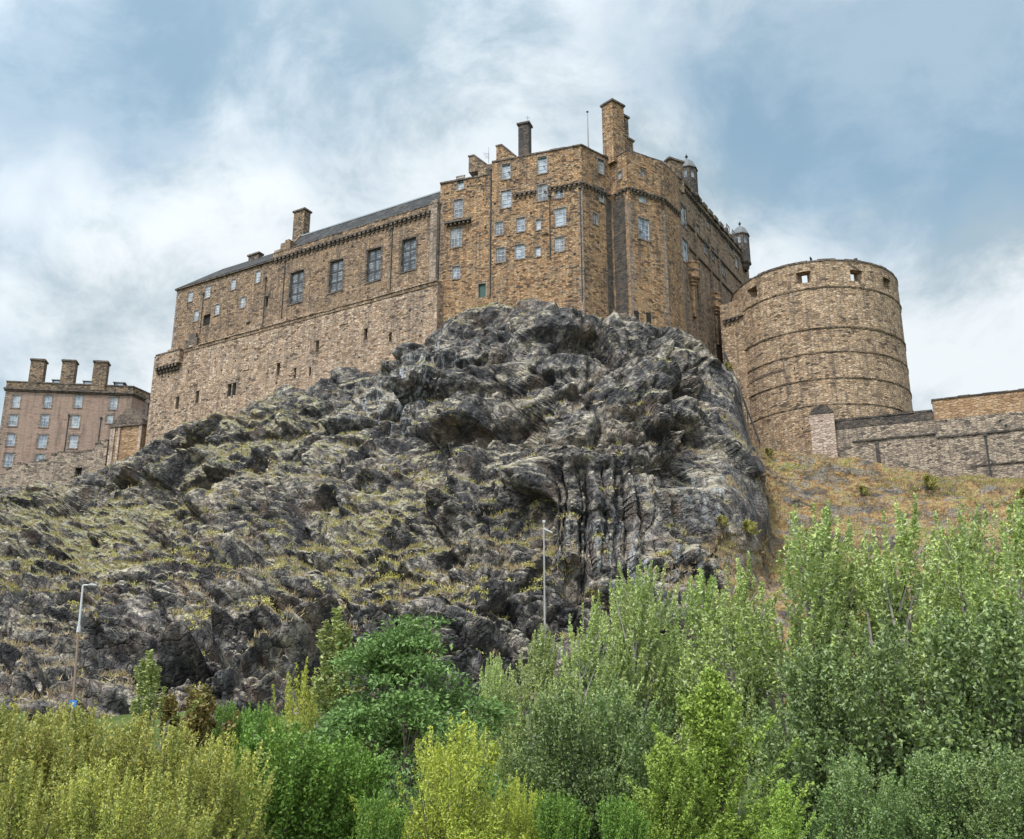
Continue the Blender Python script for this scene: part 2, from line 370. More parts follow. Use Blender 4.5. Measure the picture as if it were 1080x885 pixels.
def rock_mat():
    g = new_mat('rock')
    pos = g.n('ShaderNodeTexCoord').outputs['Object']; geo = g.n('ShaderNodeNewGeometry')
    nz = g.n('ShaderNodeSeparateXYZ', {0: geo.outputs['Normal']}).outputs[2]
    bank = g.n('ShaderNodeAttribute', attribute_name='bank').outputs['Fac']
    veg = g.n('ShaderNodeAttribute', attribute_name='veg').outputs['Fac']
    wet = g.n('ShaderNodeAttribute', attribute_name='wash').outputs['Fac']
    n1 = g.noise(pos, .16, 6, .62); n2 = g.noise(pos, .9, 6, .68); n3 = g.noise(pos, 3.2, 5, .7)
    t = g.math('ADD', g.math('MULTIPLY', n1, .45), g.math('MULTIPLY', n2, .55))
    rock = g.ramp(g.mapr(t, .32, .70), [(0, (.017, .017, .020)), (.35, (.044, .043, .048)), (.55, (.094, .090, .090)), (.74, (.21, .19, .168)), (1, (.41, .37, .315))])
    rock = g.mix(.85, rock, g.mix(n3, (.12, .12, .12), (2.05, 2.02, 1.95)), 'MULTIPLY')
    vj = g.vmath('ADD', pos, g.vmath('MULTIPLY', g.n('ShaderNodeTexNoise', {'Vector': pos, 'Scale': .9, 'Detail': 3}).outputs['Color'], (1.2, 1.2, 1.2)))
    va = g.n('ShaderNodeTexVoronoi', {'Vector': vj, 'Scale': .75}); ve = g.n('ShaderNodeTexVoronoi', {'Vector': vj, 'Scale': .75}, feature='DISTANCE_TO_EDGE')
    vb = g.n('ShaderNodeTexVoronoi', {'Vector': vj, 'Scale': 2.1}); vf = g.n('ShaderNodeTexVoronoi', {'Vector': vj, 'Scale': 2.1}, feature='DISTANCE_TO_EDGE')
    ca = g.n('ShaderNodeSeparateColor', {0: va.outputs['Color']}).outputs[0]; cb = g.n('ShaderNodeSeparateColor', {0: vb.outputs['Color']}).outputs[0]
    blk = g.math('ADD', g.math('MULTIPLY', ca, .9), g.math('MULTIPLY', cb, .9))
    bl = g.n('ShaderNodeCombineXYZ', {0: g.math('ADD', .30, g.math('MULTIPLY', blk, .80)), 1: g.math('ADD', .30, g.math('MULTIPLY', blk, .78)), 2: g.math('ADD', .33, g.math('MULTIPLY', blk, .73))}).outputs[0]
    rock = g.mix(.9, rock, bl, 'MULTIPLY')
    jt = g.math('ADD', g.mapr(ve.outputs[0], 0, .09), g.math('MULTIPLY', g.mapr(vf.outputs[0], 0, .12), .5))
    # iron-brown patches and pale lichen speckle
    rock = g.mix(g.math('MULTIPLY', g.mapr(g.noise(g.vmath('ADD', pos, (31, 7, 3)), .22, 6, .7), .50, .66), .6), rock, (.15, .105, .075))
    lich = g.math('MULTIPLY', g.mapr(g.noise(g.vmath('ADD', pos, (3, 57, 13)), 1.7, 6, .75), .55, .66), g.mapr(g.noise(pos, .12, 4), .40, .62))
    rock = g.mix(g.math('MULTIPLY', lich, .55), rock, (.36, .335, .29))
    # lime wash streaks running down the wet faces
    sv = g.noise(g.scale(pos, (1.3, 1.3, .10)), 1.0, 5, .65)
    rock = g.mix(g.math('MULTIPLY', g.mapr(sv, .50, .64), wet), rock, (.46, .48, .50))
    rock = g.mix(g.math('MULTIPLY', g.n('ShaderNodeAttribute', attribute_name='soil').outputs['Fac'], .9), rock, g.mix(n2, (.15, .11, .09), (.36, .28, .23)))
    # dry grass and herbs rooted on the ledges
    gn = g.noise(g.vmath('ADD', pos, (11, 2, 8)), .55, 6, .7)
    patch = g.math('MULTIPLY', g.math('SUBTRACT', g.noise(g.vmath('ADD', pos, (44, 3, 21)), .13, 4, .6), .5), 1.7)
    ledge = g.math('ADD', g.math('ADD', g.math('ADD', nz, patch), g.math('MULTIPLY', g.math('SUBTRACT', gn, .5), 1.5)), g.math('MULTIPLY', veg, .42))
    lm = g.mapr(ledge, .69, .90)
    dry = g.ramp(g.mapr(g.noise(pos, .8, 5, .7), .32, .68), [(0, (.10, .085, .06)), (.35, (.24, .205, .15)), (.65, (.36, .315, .24)), (1, (.47, .43, .35))])
    gr = g.ramp(g.mapr(g.noise(pos, 1.1, 4), .35, .65), [(0, (.07, .095, .022)), (.5, (.20, .225, .045)), (1, (.38, .37, .08))])
    gm = g.math('ADD', g.mapr(g.noise(g.vmath('ADD', pos, (70, 20, 9)), .19, 5, .65), .53, .62), g.math('MULTIPLY', veg, .5), clamp=True)
    soil = g.mix(g.math('MULTIPLY', gm, .55), dry, gr)
    soil = g.mix(.6, soil, g.mix(n3, (.35, .35, .35), (1.6, 1.6, 1.6)), 'MULTIPLY')
    col = g.mix(g.math('MULTIPLY', lm, .85), rock, soil)
    # the turf bank under the walls on the right
    tb = g.ramp(g.mapr(g.noise(pos, .28, 7, .68), .33, .67), [(0, (.060, .056, .053)), (.3, (.13, .095, .062)), (.55, (.28, .165, .065)), (.75, (.31, .225, .115)), (1, (.20, .195, .05))])
    tb = g.mix(.55, tb, g.mix(n3, (.35, .35, .35), (1.6, 1.6, 1.55)), 'MULTIPLY')
    scree = g.mapr(g.noise(g.vmath('ADD', pos, (2, 90, 40)), .33, 6, .7), .50, .60)
    tb = g.mix(g.math('MULTIPLY', scree, .8), tb, g.mix(n2, (.085, .08, .08), (.30, .28, .25)))
    col = g.mix(bank, col, tb)
    h = g.math('ADD', g.math('ADD', g.math('MULTIPLY', n2, .9), g.math('MULTIPLY', n3, .45)), g.math('ADD', g.math('MULTIPLY', jt, .6), g.math('MULTIPLY', blk, .5)))
    finish(g, col, .85, h, .9, .30, .25)
rock_mat()
def ground_mat():
    g = new_mat('meadow'); pos = g.n('ShaderNodeTexCoord').outputs['Object']
    finish(g, g.ramp(g.noise(pos, .5, 7, .65), [(.3, (.03, .045, .015)), (.5, (.06, .09, .025)), (.7, (.11, .12, .045))]), .95, g.noise(pos, 6, 5), .6, .1, .1)
ground_mat()
def leaf_mat(name, lo, mid, hi, back, trans=.16, huevar=.008):
    g = new_mat(name)
    t = g.n('ShaderNodeAttribute', attribute_name='tint').outputs['Fac']
    rnd = g.n('ShaderNodeObjectInfo').outputs['Random']
    col = g.ramp(t, [(.0, lo), (.5, mid), (1, hi)])
    col = g.n('ShaderNodeHueSaturation', {'Hue': g.math('ADD', .5 - huevar, g.math('MULTIPLY', rnd, huevar * 2)), 'Saturation': 1.0, 'Value': g.math('ADD', .85, g.math('MULTIPLY', rnd, .3)), 'Color': col}).outputs[0]
    bf = g.n('ShaderNodeNewGeometry').outputs['Backfacing']
    colb = g.mix(bf, col, g.mix(.6, col, back))
    p = g.n('ShaderNodeBsdfPrincipled', {'Base Color': colb, 'Roughness': .5, 'Specular IOR Level': .35})
    tr = g.n('ShaderNodeBsdfTranslucent', {'Color': col})
    g.n('ShaderNodeOutputMaterial', {0: g.n('ShaderNodeMixShader', {0: trans, 1: p.outputs[0], 2: tr.outputs[0]}).outputs[0]})
leaf_mat('leaf_silver', (.15, .215, .035), (.28, .365, .08), (.44, .50, .17), (.48, .53, .34))
leaf_mat('leaf_dark', (.066, .118, .024), (.135, .205, .048), (.24, .315, .10), (.30, .37, .21))
leaf_mat('leaf_bright', (.13, .21, .025), (.225, .33, .045), (.34, .44, .08), (.32, .41, .12))
leaf_mat('leaf_chestnut', (.052, .098, .018), (.095, .165, .034), (.17, .26, .075), (.18, .26, .11))
leaf_mat('leaf_green', (.055, .125, .012), (.105, .205, .022), (.18, .29, .045), (.18, .27, .07))
leaf_mat('leaf_yellow', (.17, .215, .02), (.29, .34, .035), (.44, .45, .06), (.38, .41, .12))
leaf_mat('leaf_hedge', (.15, .185, .03), (.29, .31, .055), (.45, .41, .075), (.40, .42, .18))
leaf_mat('leaf_rust', (.10, .065, .025), (.17, .12, .03), (.19, .18, .04), (.2, .16, .08))
leaf_mat('leaf_feather', (.16, .20, .04), (.28, .32, .09), (.38, .40, .14), (.38, .42, .24))
leaf_mat('leaf_ledge', (.19, .16, .06), (.30, .28, .07), (.40, .36, .10), (.36, .33, .14))
leaf_mat('leaf_herb', (.22, .22, .05), (.42, .38, .09), (.55, .48, .16), (.45, .42, .16))
leaf_mat('leaf_dry', (.22, .16, .09), (.33, .24, .12), (.40, .32, .18), (.4, .33, .2))

def mesh_np(name, V, F, mat, parent=None, attrs=None, smooth=False):
    me = bpy.data.meshes.new(name); nv, nf, k = len(V), len(F), F.shape[1]
    me.vertices.add(nv); me.vertices.foreach_set('co', np.ascontiguousarray(V, dtype=np.float32).ravel())
    me.loops.add(nf * k); me.loops.foreach_set('vertex_index', np.ascontiguousarray(F, dtype=np.int32).ravel())
    me.polygons.add(nf); me.polygons.foreach_set('loop_start', np.arange(0, nf * k, k, dtype=np.int32))
    try: me.polygons.foreach_set('loop_total', np.full(nf, k, dtype=np.int32))
    except Exception: pass
    for an, av in (attrs or {}).items():
        a = me.attributes.new(an, 'FLOAT', 'POINT'); a.data.foreach_set('value', np.ascontiguousarray(av, dtype=np.float32))
    me.polygons.foreach_set('use_smooth', np.full(nf, smooth, dtype=bool))
    me.update(calc_edges=True); me.validate()
    me.materials.append(mat)
    o = bpy.data.objects.new(name, me); C.objects.link(o)
    if parent: o.parent = parent
    return o

# ------------------------------------------------------------------ numpy noise
_perm = np.random.default_rng(3).permutation(256).astype(np.int32)
_grad = np.random.default_rng(4).normal(size=(256, 3)); _grad /= np.linalg.norm(_grad, axis=1)[:, None]
_rnd = np.random.default_rng(6).random((256, 4))
def _h(i, j, k): return _perm[(_perm[(_perm[i & 255] + j) & 255] + k) & 255]
def pnoise(P):
    I = np.floor(P).astype(np.int32); f = P - I; w = f * f * f * (f * (f * 6 - 15) + 10); r = 0
    for dx in (0, 1):
        for dy in (0, 1):
            for dz in (0, 1):
                G = _grad[_h(I[:, 0] + dx, I[:, 1] + dy, I[:, 2] + dz)]
                d = G[:, 0] * (f[:, 0] - dx) + G[:, 1] * (f[:, 1] - dy) + G[:, 2] * (f[:, 2] - dz)
                r = r + d * (w[:, 0] if dx else 1 - w[:, 0]) * (w[:, 1] if dy else 1 - w[:, 1]) * (w[:, 2] if dz else 1 - w[:, 2])
    return r * 1.6
def fbm(P, sc, octv=4, rough=.5, off=0.0):
    r = 0; a = 1; t = 0; Q = P / sc + off
    for i in range(octv): r = r + a * pnoise(Q); t += a; a *= rough; Q = Q * 2.03 + 7.3
    return r / t
def ridged(P, sc, octv=4, off=0.0):
    r = 0; a = 1; t = 0; Q = P / sc + off
    for i in range(octv): r = r + a * (1 - np.abs(pnoise(Q)) * 1.6); t += a; a *= .5; Q = Q * 2.03 + 3.1
    return r / t
def worley(P, off=0):
    I = np.floor(P).astype(np.int32); F1 = np.full(len(P), 9.0); F2 = np.full(len(P), 9.0); ID = np.zeros(len(P), np.int32); D = np.zeros_like(P)
    for dx in (-1, 0, 1):
        for dy in (-1, 0, 1):
            for dz in (-1, 0, 1):
                h = _h(I[:, 0] + dx + off, I[:, 1] + dy, I[:, 2] + dz); fp = _rnd[h]
                d = np.stack([I[:, 0] + dx + fp[:, 0], I[:, 1] + dy + fp[:, 1], I[:, 2] + dz + fp[:, 2]], 1) - P
                q = (d * d).sum(1); m = q < F1
                F2 = np.where(m, F1, np.minimum(F2, q)); ID = np.where(m, h, ID); D = np.where(m[:, None], d, D); F1 = np.where(m, q, F1)
    return np.sqrt(F1), np.sqrt(F2), ID, D
def sst(x, a, b): t = np.clip((x - a) / (b - a), 0, 1); return t * t * (3 - 2 * t)
def gsm(A, s, axis):
    n = int(s * 3); k = np.exp(-.5 * (np.arange(-n, n + 1) / s) ** 2); k /= k.sum()
    pad = [(0, 0)] * A.ndim; pad[axis] = (n, n)
    return np.apply_along_axis(lambda v: np.convolve(v, k, 'valid'), axis, np.pad(A, pad, mode='edge'))

# ------------------------------------------------------------------ ground and castle rock
def ground_h(y): return 0.0 if y < 32 else (5.4 * (y - 32) / 34.0 if y < 66 else 5.4)
def build_ground():
    xs = np.concatenate([np.linspace(-3000, -160, 8), np.linspace(-120, 120, 49), np.linspace(160, 3000, 8)])
    ys = np.concatenate([np.linspace(-2000, -40, 6), np.linspace(-20, 90, 45), np.linspace(120, 4000, 8)])
    X, Y = np.meshgrid(xs, ys); Z = np.vectorize(ground_h)(Y)
    near = (np.abs(X) < 130) & (Y > 6) & (Y < 100)
    P = np.stack([X.ravel(), Y.ravel(), Z.ravel()], 1)
    P[:, 2] += np.where(near.ravel(), fbm(P, 9, 3) * .35, 0)
    n, m = len(ys), len(xs); idx = np.arange(n * m).reshape(n, m)
    F = np.stack([idx[:-1, :-1], idx[:-1, 1:], idx[1:, 1:], idx[1:, :-1]], -1).reshape(-1, 4)
    o = mesh_np('ground', P, F, M['meadow'], smooth=True); o['kind'] = 'structure'
build_ground()

ROCK = [  # photo column, then where the slope passes from foot to the wall line (row, distance)
    (-220, (780, 60), (745, 70), (705, 88), (660, 112), (610, 142), (575, 172), (560, 192)),
    (-60, (772, 62), (740, 70), (697, 86), (645, 110), (595, 142), (552, 180), (540, 199)),
    (0, (765, 64), (735, 70), (690, 84), (640, 106), (588, 140), (545, 180), (527, 199)),
    (80, (765, 64), (735, 70), (690, 82), (640, 101), (588, 131), (543, 168), (515, 197)),
    (155, (762, 65), (735, 70), (690, 80), (640, 96), (580, 122), (520, 157), (470, 185.5)),
    (230, (760, 66), (735, 70), (690, 79), (640, 92), (570, 120), (500, 150), (436, 181)),
    (300, (760, 66), (735, 70), (690, 78), (640, 90), (560, 115), (480, 147), (404, 174)),
    (340, (760, 66), (735, 70), (690, 77), (640, 88), (555, 112), (470, 144), (389, 170)),
    (390, (760, 66), (735, 70), (690, 77), (640, 87), (550, 109), (460, 139), (374, 165.5)),
    (430, (760, 66), (735, 70), (690, 77), (640, 86), (545, 107), (440, 138), (350, 161)),
    (465, (760, 66), (735, 70), (690, 76), (640, 84), (540, 105), (420, 139), (320, 157)),
    (500, (760, 67), (730, 71), (690, 76), (640, 83), (535, 103), (410, 137), (309, 155.3)),
    (540, (755, 68), (715, 73), (655, 82), (590, 91), (500, 105), (410, 131), (305, 153)),
    (580, (750, 71), (705, 77), (645, 84), (603, 90), (503, 96.5), (440, 113), (307, 151)),
    (620, (748, 73), (700, 79), (642, 85), (604, 90), (498, 96), (447, 111), (318, 149.3)),
    (660, (745, 75), (700, 80), (640, 86), (602, 91), (493, 97), (455, 109), (330, 150.7)),
    (700, (740, 77), (690, 83), (640, 88), (592, 93), (492, 99), (450, 111), (337, 154)),
    (745, (735, 79), (690, 85), (640, 90), (580, 97), (510, 104), (440, 120), (358, 160.5)),
    (775, (730, 81), (690, 87), (640, 92), (580, 99), (520, 106), (455, 121), (390, 158)),
    (793, (725, 83), (690, 88), (640, 94), (585, 102), (535, 109), (490, 117), (465, 152)),
    (812, (720, 86), (690, 92), (640, 102), (590, 118), (545, 133), (500, 145), (470, 154.5)),
    (850, (715, 88), (690, 94), (640, 104), (590, 119), (545, 134), (508, 146), (474, 154.3)),
    (900, (715, 88), (690, 94), (640, 104), (590, 119), (548, 134), (512, 145), (478, 152.8)),
    (985, (715, 88), (680, 94), (635, 104), (590, 117), (552, 130), (525, 139), (499, 148.6)),
    (1080, (715, 88), (680, 94), (635, 103), (592, 115), (556, 127), (528, 134), (503, 142.4)),
    (1300, (715, 88), (680, 94), (635, 102), (595, 112), (558, 122), (530, 126), (506, 133))]
ROCKV = None
def build_rock():
    global ROCKV
    pxs = np.array([c[0] for c in ROCK], float); K = 7
    gx = np.concatenate([np.arange(-220, -12, 4.0), np.arange(-12, 772, 1.45), np.arange(772, 822, .5), np.arange(822, 860, 1.45), np.arange(860, 1100, 2.0), np.arange(1100, 1300, 5.0)]); NX = len(gx)
    PY = np.stack([np.interp(gx, pxs, [c[1 + k][0] for c in ROCK]) for k in range(K)], 1); YY = np.stack([np.interp(gx, pxs, [c[1 + k][1] for c in ROCK]) for k in range(K)], 1)
    # rows: foot below ground, slope, plateau behind the walls, drop at the far side
    a = (gx[:, None] - 540) / FPX; b = (442.5 - PY) / FPX
    ry = CP - b * SP; X = a / ry * YY; Z = EYE + (SP + b * CP) / ry * YY
    x0, x1 = X[:, :1] - 0, X[:, -1:]
    Pr = np.stack([np.concatenate([X[:, :1] * .86, X, X[:, -1:] * 1.06, X[:, -1:] * 1.55], 1), np.concatenate([YY[:, :1] - 9, YY, YY[:, -1:] + 12, YY[:, -1:] + 110], 1), np.concatenate([Z[:, :1] - 7, Z, Z[:, -1:] + .5, Z[:, -1:] + 1], 1)], -1)
    cnt = [10, 40, 76, 92, 130, 130, 130, 14, 6]                        # samples per interval
    s = np.concatenate([np.linspace(i, i + 1, c, endpoint=False) for i, c in enumerate(cnt)] + [[len(cnt)]]); NS = len(s)
    i0 = np.clip(np.floor(s).astype(int), 0, len(cnt) - 1); fr = (s - i0)[None, :, None]
    B = Pr[:, i0] * (1 - fr) + Pr[:, i0 + 1] * fr                     # NX, NS, 3
    B = gsm(gsm(B, 13, 1), 4, 0)
    B = np.where(((gx > 772) & (gx < 822))[:, None, None], gsm(B, 6, 0), B)
    du = np.gradient(B, axis=0); dv = np.gradient(B, axis=1); N = np.cross(du, dv); N /= np.linalg.norm(N, axis=2)[..., None] + 1e-9
    P = B.reshape(-1, 3); N = N.reshape(-1, 3); N = np.where((N[:, 1] > 0)[:, None] & (N[:, 2] < 0)[:, None], -N, N)
    GX = np.repeat(gx, NS); GS = np.tile(s, NX)
    bank = sst(GX + fbm(P, 6, 3) * 14 + np.where(GS > 5.3, 6, 0), 800, 812)
    bank = np.maximum(bank, sst(GX + fbm(P, 5, 3) * 26, 742, 772) * sst(GS, 2.2, 3.0) * (1 - sst(GS, 4.0, 4.6)) * .8)
    edge = sst(GS, .3, 1.0) * (1 - .6 * sst(GS, 6.45, 7.0)) * (1 - sst(GS, 7.0, 7.2))
    amp = edge * (1 - .82 * sst(GX, 800, 822)) * (1 - .62 * sst(GX, 728, 768))
    Hh = N.copy(); Hh[:, 2] *= .3; Hh /= np.linalg.norm(Hh, axis=1)[:, None] + 1e-9
    Wp = P + np.stack([fbm(P, 9, 3, off=1), fbm(P, 9, 3, off=20), fbm(P, 9, 3, off=40)], 1) * 1.5
    d = (ridged(Wp, 30, 2) - .62) * 4.5
    d += fbm(Wp, 13, 2, off=9) * .5
    cot = np.clip(N[:, 2] / (np.hypot(N[:, 0], N[:, 1]) + .05), .1, 1.7)
    F1, F2, ID, D = worley((P + fbm(P, 8, 2)[:, None] * 1.2) * np.array([1.05, 1.05, .5]) / 10.5, 130); R4 = _rnd[ID]
    d += (R4[:, 3] - .5) * 4.2 + (D * (R4[:, :3] - .5)).sum(1) * 6.0 - 1.3 * np.exp(-((F2 - F1) / .055) ** 2)
    # bedding: ledges that climb to the right on the left flank, level elsewhere
    tilt = .62 * (1 - sst(P[:, 0], -22, 4))
    w = P[:, 2] - tilt * P[:, 0] + fbm(P, 16, 2, off=4) * 2.2
    for per, A, o in ((7.4, .80, 0), (2.5, .40, 31)):
        x = (w + o) / per; x = x + fbm(P, per * 1.6, 2, off=o + 2) * .35; f = x - np.floor(x)
        prof = np.where(f < .8, f * .80, .64 * (1 - (f - .8) / .2))   # steep riser, then a tread running back
        m = .35 + 1.0 * np.clip(fbm(P, per * 3.2, 2, off=o + 60) + .4, 0, 1)
        d += A * per * cot * (prof - .3) * m * (1 - .8 * sst(GX, 760, 785))
    # joint blocks, taller than wide on the central crag
    Q = Wp * np.array([1.05, 1.05, .44])
    sh = Q / 4.6; F1, F2, ID, D = worley(sh); R4 = _rnd[ID]
    d += (R4[:, 3] - .5) * 1.5 + (D * (R4[:, :3] - .5)).sum(1) * 2.4 - .6 * np.exp(-((F2 - F1) / .09) ** 2)
    F1, F2, ID, D = worley((Q + fbm(P, 3, 2)[:, None] * .25) / 1.6, 50); R4 = _rnd[ID]
    d += (R4[:, 3] - .5) * .6 + (D * (R4[:, :3] - .5)).sum(1) * 1.15 - .3 * np.exp(-((F2 - F1) / .11) ** 2)
    d = gsm(gsm(d.reshape(NX, NS), 1.0, 1), .7, 0).ravel()          # weathered edges on the large blocks
    d2 = gsm(gsm(d.reshape(NX, NS), 2, 1), 5, 0).ravel(); ws = sst(GX, 768, 780) * (1 - sst(GX, 822, 840)); d = d * (1 - ws) + d2 * ws
    F1, F2, ID, D = worley(P * np.array([1, 1, .8]) / .95, 90); R4 = _rnd[ID]
    d += ((R4[:, 3] - .5) * .2 + (D * (R4[:, :3] - .5)).sum(1) * .34 - .07 * np.exp(-((F2 - F1) / .12) ** 2)) * (1 - .8 * ws)
    d += fbm(P, .9, 2) * .10
    # columnar cliff
    col = sst(GX, 575, 590) * (1 - sst(GX, 692, 705)) * sst(GS, 3.95, 4.15) * (1 - sst(GS, 4.95, 5.1))
    F1, F2, ID, D = worley(np.stack([P[:, 0] / 1.15 + fbm(P, 5, 2) * .5, P[:, 1] / 9, P[:, 2] / 30], 1), 12)
    dc = (_rnd[ID][:, 3] - .5) * 1.9 + (np.abs(D[:, 0])) * -1.1 - .7 * np.exp(-((F2 - F1) / .12) ** 2) + fbm(P, .9, 3) * .5 + fbm(P, 3, 2) * .9
    d = d * (1 - col * .88) + dc * col
    V = P + Hh * (d * amp)[:, None]
    V[:, 2] += (fbm(P, 2.4, 3, off=77) * .2 + fbm(P, .8, 2) * .08) * amp * (1 - .7 * ws)
    V += Hh * (fbm(P, 3.5, 4, off=12) * 1.5 * bank * edge)[:, None]; V[:, 2] += fbm(P, 1.3, 4, off=3) * .5 * bank * edge
    veg = np.clip(1.1 * np.exp(-((GX - 90) / 120) ** 2 - ((GS - 5.5) / .8) ** 2) + .9 * np.exp(-((GX - 280) / 90) ** 2 - ((GS - 6.2) / .5) ** 2) + .7 * np.exp(-((GX - 40) / 90) ** 2 - ((GS - 4.3) / .9) ** 2)
                  + .6 * np.exp(-((GX - 440) / 120) ** 2 - ((GS - 5.0) / .6) ** 2) + .7 * np.exp(-((GX - 340) / 110) ** 2 - ((GS - 4.4) / .6) ** 2), 0, 1)
    wash = np.clip(1.0 * np.exp(-((GX - 425) / 55) ** 2 - ((GS - 6.3) / .4) ** 2) + .8 * np.exp(-((GX - 695) / 45) ** 2 - ((GS - 3.9) / .5) ** 2) + .45 * np.exp(-((GX - 620) / 40) ** 2 - ((GS - 4.2) / .4) ** 2)
                   + .5 * np.exp(-((GX - 760) / 40) ** 2 - ((GS - 5.1) / .5) ** 2), 0, 1) * (1 - bank)
    idx = np.arange(NX * NS).reshape(NX, NS)
    F = np.stack([idx[:-1, :-1], idx[1:, :-1], idx[1:, 1:], idx[:-1, 1:]], -1).reshape(-1, 4)
    soil = np.clip(1.5 * np.exp(-((GX - 458) / 26) ** 2 - ((GS - 2.55) / .35) ** 2) + .9 * np.exp(-((GX - 566) / 12) ** 2 - ((GS - 4.3) / .35) ** 2) + fbm(P, 2.5, 3, off=8) * .5 - .25, 0, 1)
    soil *= np.exp(-((GX - 510) / 90) ** 2)
    o = mesh_np('castle_rock', V, F, M['rock'], attrs={'soil': soil, 'bank': bank, 'veg': veg, 'wash': wash}); o['kind'] = 'structure'
    G = V.reshape(NX, NS, 3); nn = np.cross(np.gradient(G, axis=0), np.gradient(G, axis=1)); nn /= np.linalg.norm(nn, axis=2)[..., None] + 1e-9
    ROCKV = dict(V=V, N=nn.reshape(-1, 3), GX=GX, GS=GS, bank=bank, veg=veg)
build_rock()
def rock_top(x, y):
    """height of the rock surface nearest to (x, y)"""
    q = (ROCKV['V'][:, 0] - x) ** 2 + (ROCKV['V'][:, 1] - y) ** 2
    return float(ROCKV['V'][np.argmin(q), 2])

# ------------------------------------------------------------------ the castle
P0, P1, P2 = (-63.6, 189.3), (-42.5, 176.7), (-11.9, 158.3)
P3, P4 = (-3.2, 155.1), (10.9, 150.0)
P5, P6, P7, P8, P9 = (15.9, 154.3), (18.2, 151.6), (24.4, 155.2), (27.5, 159.8), (45.6, 190.5)
fH = Fac(P1, P2); fB = Fac(P0, P1); fC = Fac((-66.2, 190.86), (-11.2, 157.86), n=1.1)
fW = Fac(P2, P3, n=-.35); fM = Fac(P3, P4); fS = Fac(P4, P5); fT = Fac(P5, P6); fQ = Fac(P6, P7); fR = Fac(P7, P8); fE = Fac(P8, P9)
ZL, ZH, ZP = 76.3, 90.0, 96.5       # ledge, hall wall head, palace wall head

def back_block(mb, f, u0, u1, z0, z1, deep, nfront=0.0):
    """side and rear walls behind a front face"""
    mb.quad(f.p(u0, z0, -deep), f.p(u0, z0, nfront), f.p(u0, z1, nfront), f.p(u0, z1, -deep))
    mb.quad(f.p(u1, z0, nfront), f.p(u1, z0, -deep), f.p(u1, z1, -deep), f.p(u1, z1, nfront))
    mb.quad(f.p(u1, z0, -deep), f.p(u0, z0, -deep), f.p(u0, z1, -deep), f.p(u1, z1, -deep))

def build_hall():
    t = thing('great_hall', 'long stone hall with four tall dark mullioned windows, corbelled parapet and slate roof', 'hall')
    f = fH; L = f.L
    px = [(312.5, 303, 14, 33), (354.3, 291, 14, 33), (394, 279.5, 14.5, 34), (431, 268.6, 15, 34)]
    holes = [f.rect(*q) for q in px]
    m = MB(); panel(m, f, 0, L - .02, ZL - 3, ZH, holes, .6); back_block(m, f, 0, L, ZL - 3, ZH, 13); m.build('wall', M['stone_hall'], t)
    for h in holes:
        w = window(f, t, h, 2, 3, depth=.45, frame='mullion', pane='pane_dark', bar=.26, ring=.2, surround=.34, sash=False, smat='stone_dark')
        a, b, c, d = h
        m = MB(); 
        for i in range(1, 4):
            for j in (0, 1):
                x = a + .2 + (b - a - .4) * (j * .5 + i * .125); m.fbox(f, x - .02, x + .02, c + .2, d - .2, -.43, -.40)
        for i in range(1, 14): z = c + (d - c) * i / 14; m.fbox(f, a + .2, b - .2, z - .018, z + .018, -.432, -.405)
        m.build('glazing_bar', M['mullion'], w)
    corbels(f, t, 0, L, ZH - .2, step=.95, w=.5, out=.45, h=.75, mat='stone_dark')
    m = MB(); m.fbox(f, 0, L, ZH + .01, ZH + .8, -.3, .5); m.build('parapet', M['stone_hall'], t)
    rough_coping(f, t, 0, L, ZH + .805, .16, -.36, .56, 'stone_dark', 'parapet_coping', 3, .04)
    # slate roof, ridge set back
    m = MB(); zr = ZH + 6.9
    m.quad(f.p(.6, ZH + .3, -.4), f.p(L, ZH + .3, -.4), f.p(L, zr, -5.6), f.p(.6, zr, -5.6))
    m.quad(f.p(L, ZH + .3, -11.2), f.p(.6, ZH + .3, -11.2), f.p(.6, zr, -5.6), f.p(L, zr, -5.6))
    rf = m.build('roof', M['slate'], t)
    m = MB(); m.fbox(f, .6, L, zr - .12, zr + .12, -5.8, -5.4); m.build('ridge', M['lead'], rf)
    m = MB(); m.face([f.p(.3, ZH, -.31), f.p(.3, ZH, -11.5), f.p(.3, zr + .5, -5.6)][::-1]); m.face([f.p(.75, ZH, -.31), f.p(.75, ZH, -11.5), f.p(.75, zr + .5, -5.6)])
    m.quad(f.p(.3, ZH, -.31), f.p(.75, ZH, -.31), f.p(.75, zr + .5, -5.6), f.p(.3, zr + .5, -5.6)); m.build('gable', M['stone_hall'], t)
    # crow-stepped shoulder and tall stack at the west gable
    for k, (a, b, z) in enumerate(((-.1, 1.7, 1.6), (1.2, 3.4, 2.75), (2.1, 3.0, 3.3))):
        strip(f, t, a, b, ZH + .99 + (0 if k == 0 else .002), ZH + z, -1.5 - k * .3, .2 - k * .15, 'stone_hall', 'crow_step')
    q = at(318, 238, 182.5); chimney(t, q.x, q.y, 2.6, 1.7, ZH + 1, at(317, 222.5, 182.5).z, math.atan2(f.U.y, f.U.x), 'stone_palace_dark')
    # pilaster at the palace end, rainwater pipes
    m = MB(); m.fbox(f, L - 1.3, L - .03, ZL - 5, ZH + 1.5, -.2, .5); m.build('pilaster', M['stone_quoin'], t)
    for x, y0, y1 in ((299, 275, 338), (413, 240, 306)): pipe(f, t, x, y0, y1)
    for x, y in ((332, 268), (372, 256), (411, 246)):
        u, z = f.hit(x, y); strip(f, t, u - .15, u + .15, ZH - 2.2, ZH - .7, 0, .12, 'stone_dark', 'stone_bracket')
    return t
build_hall()

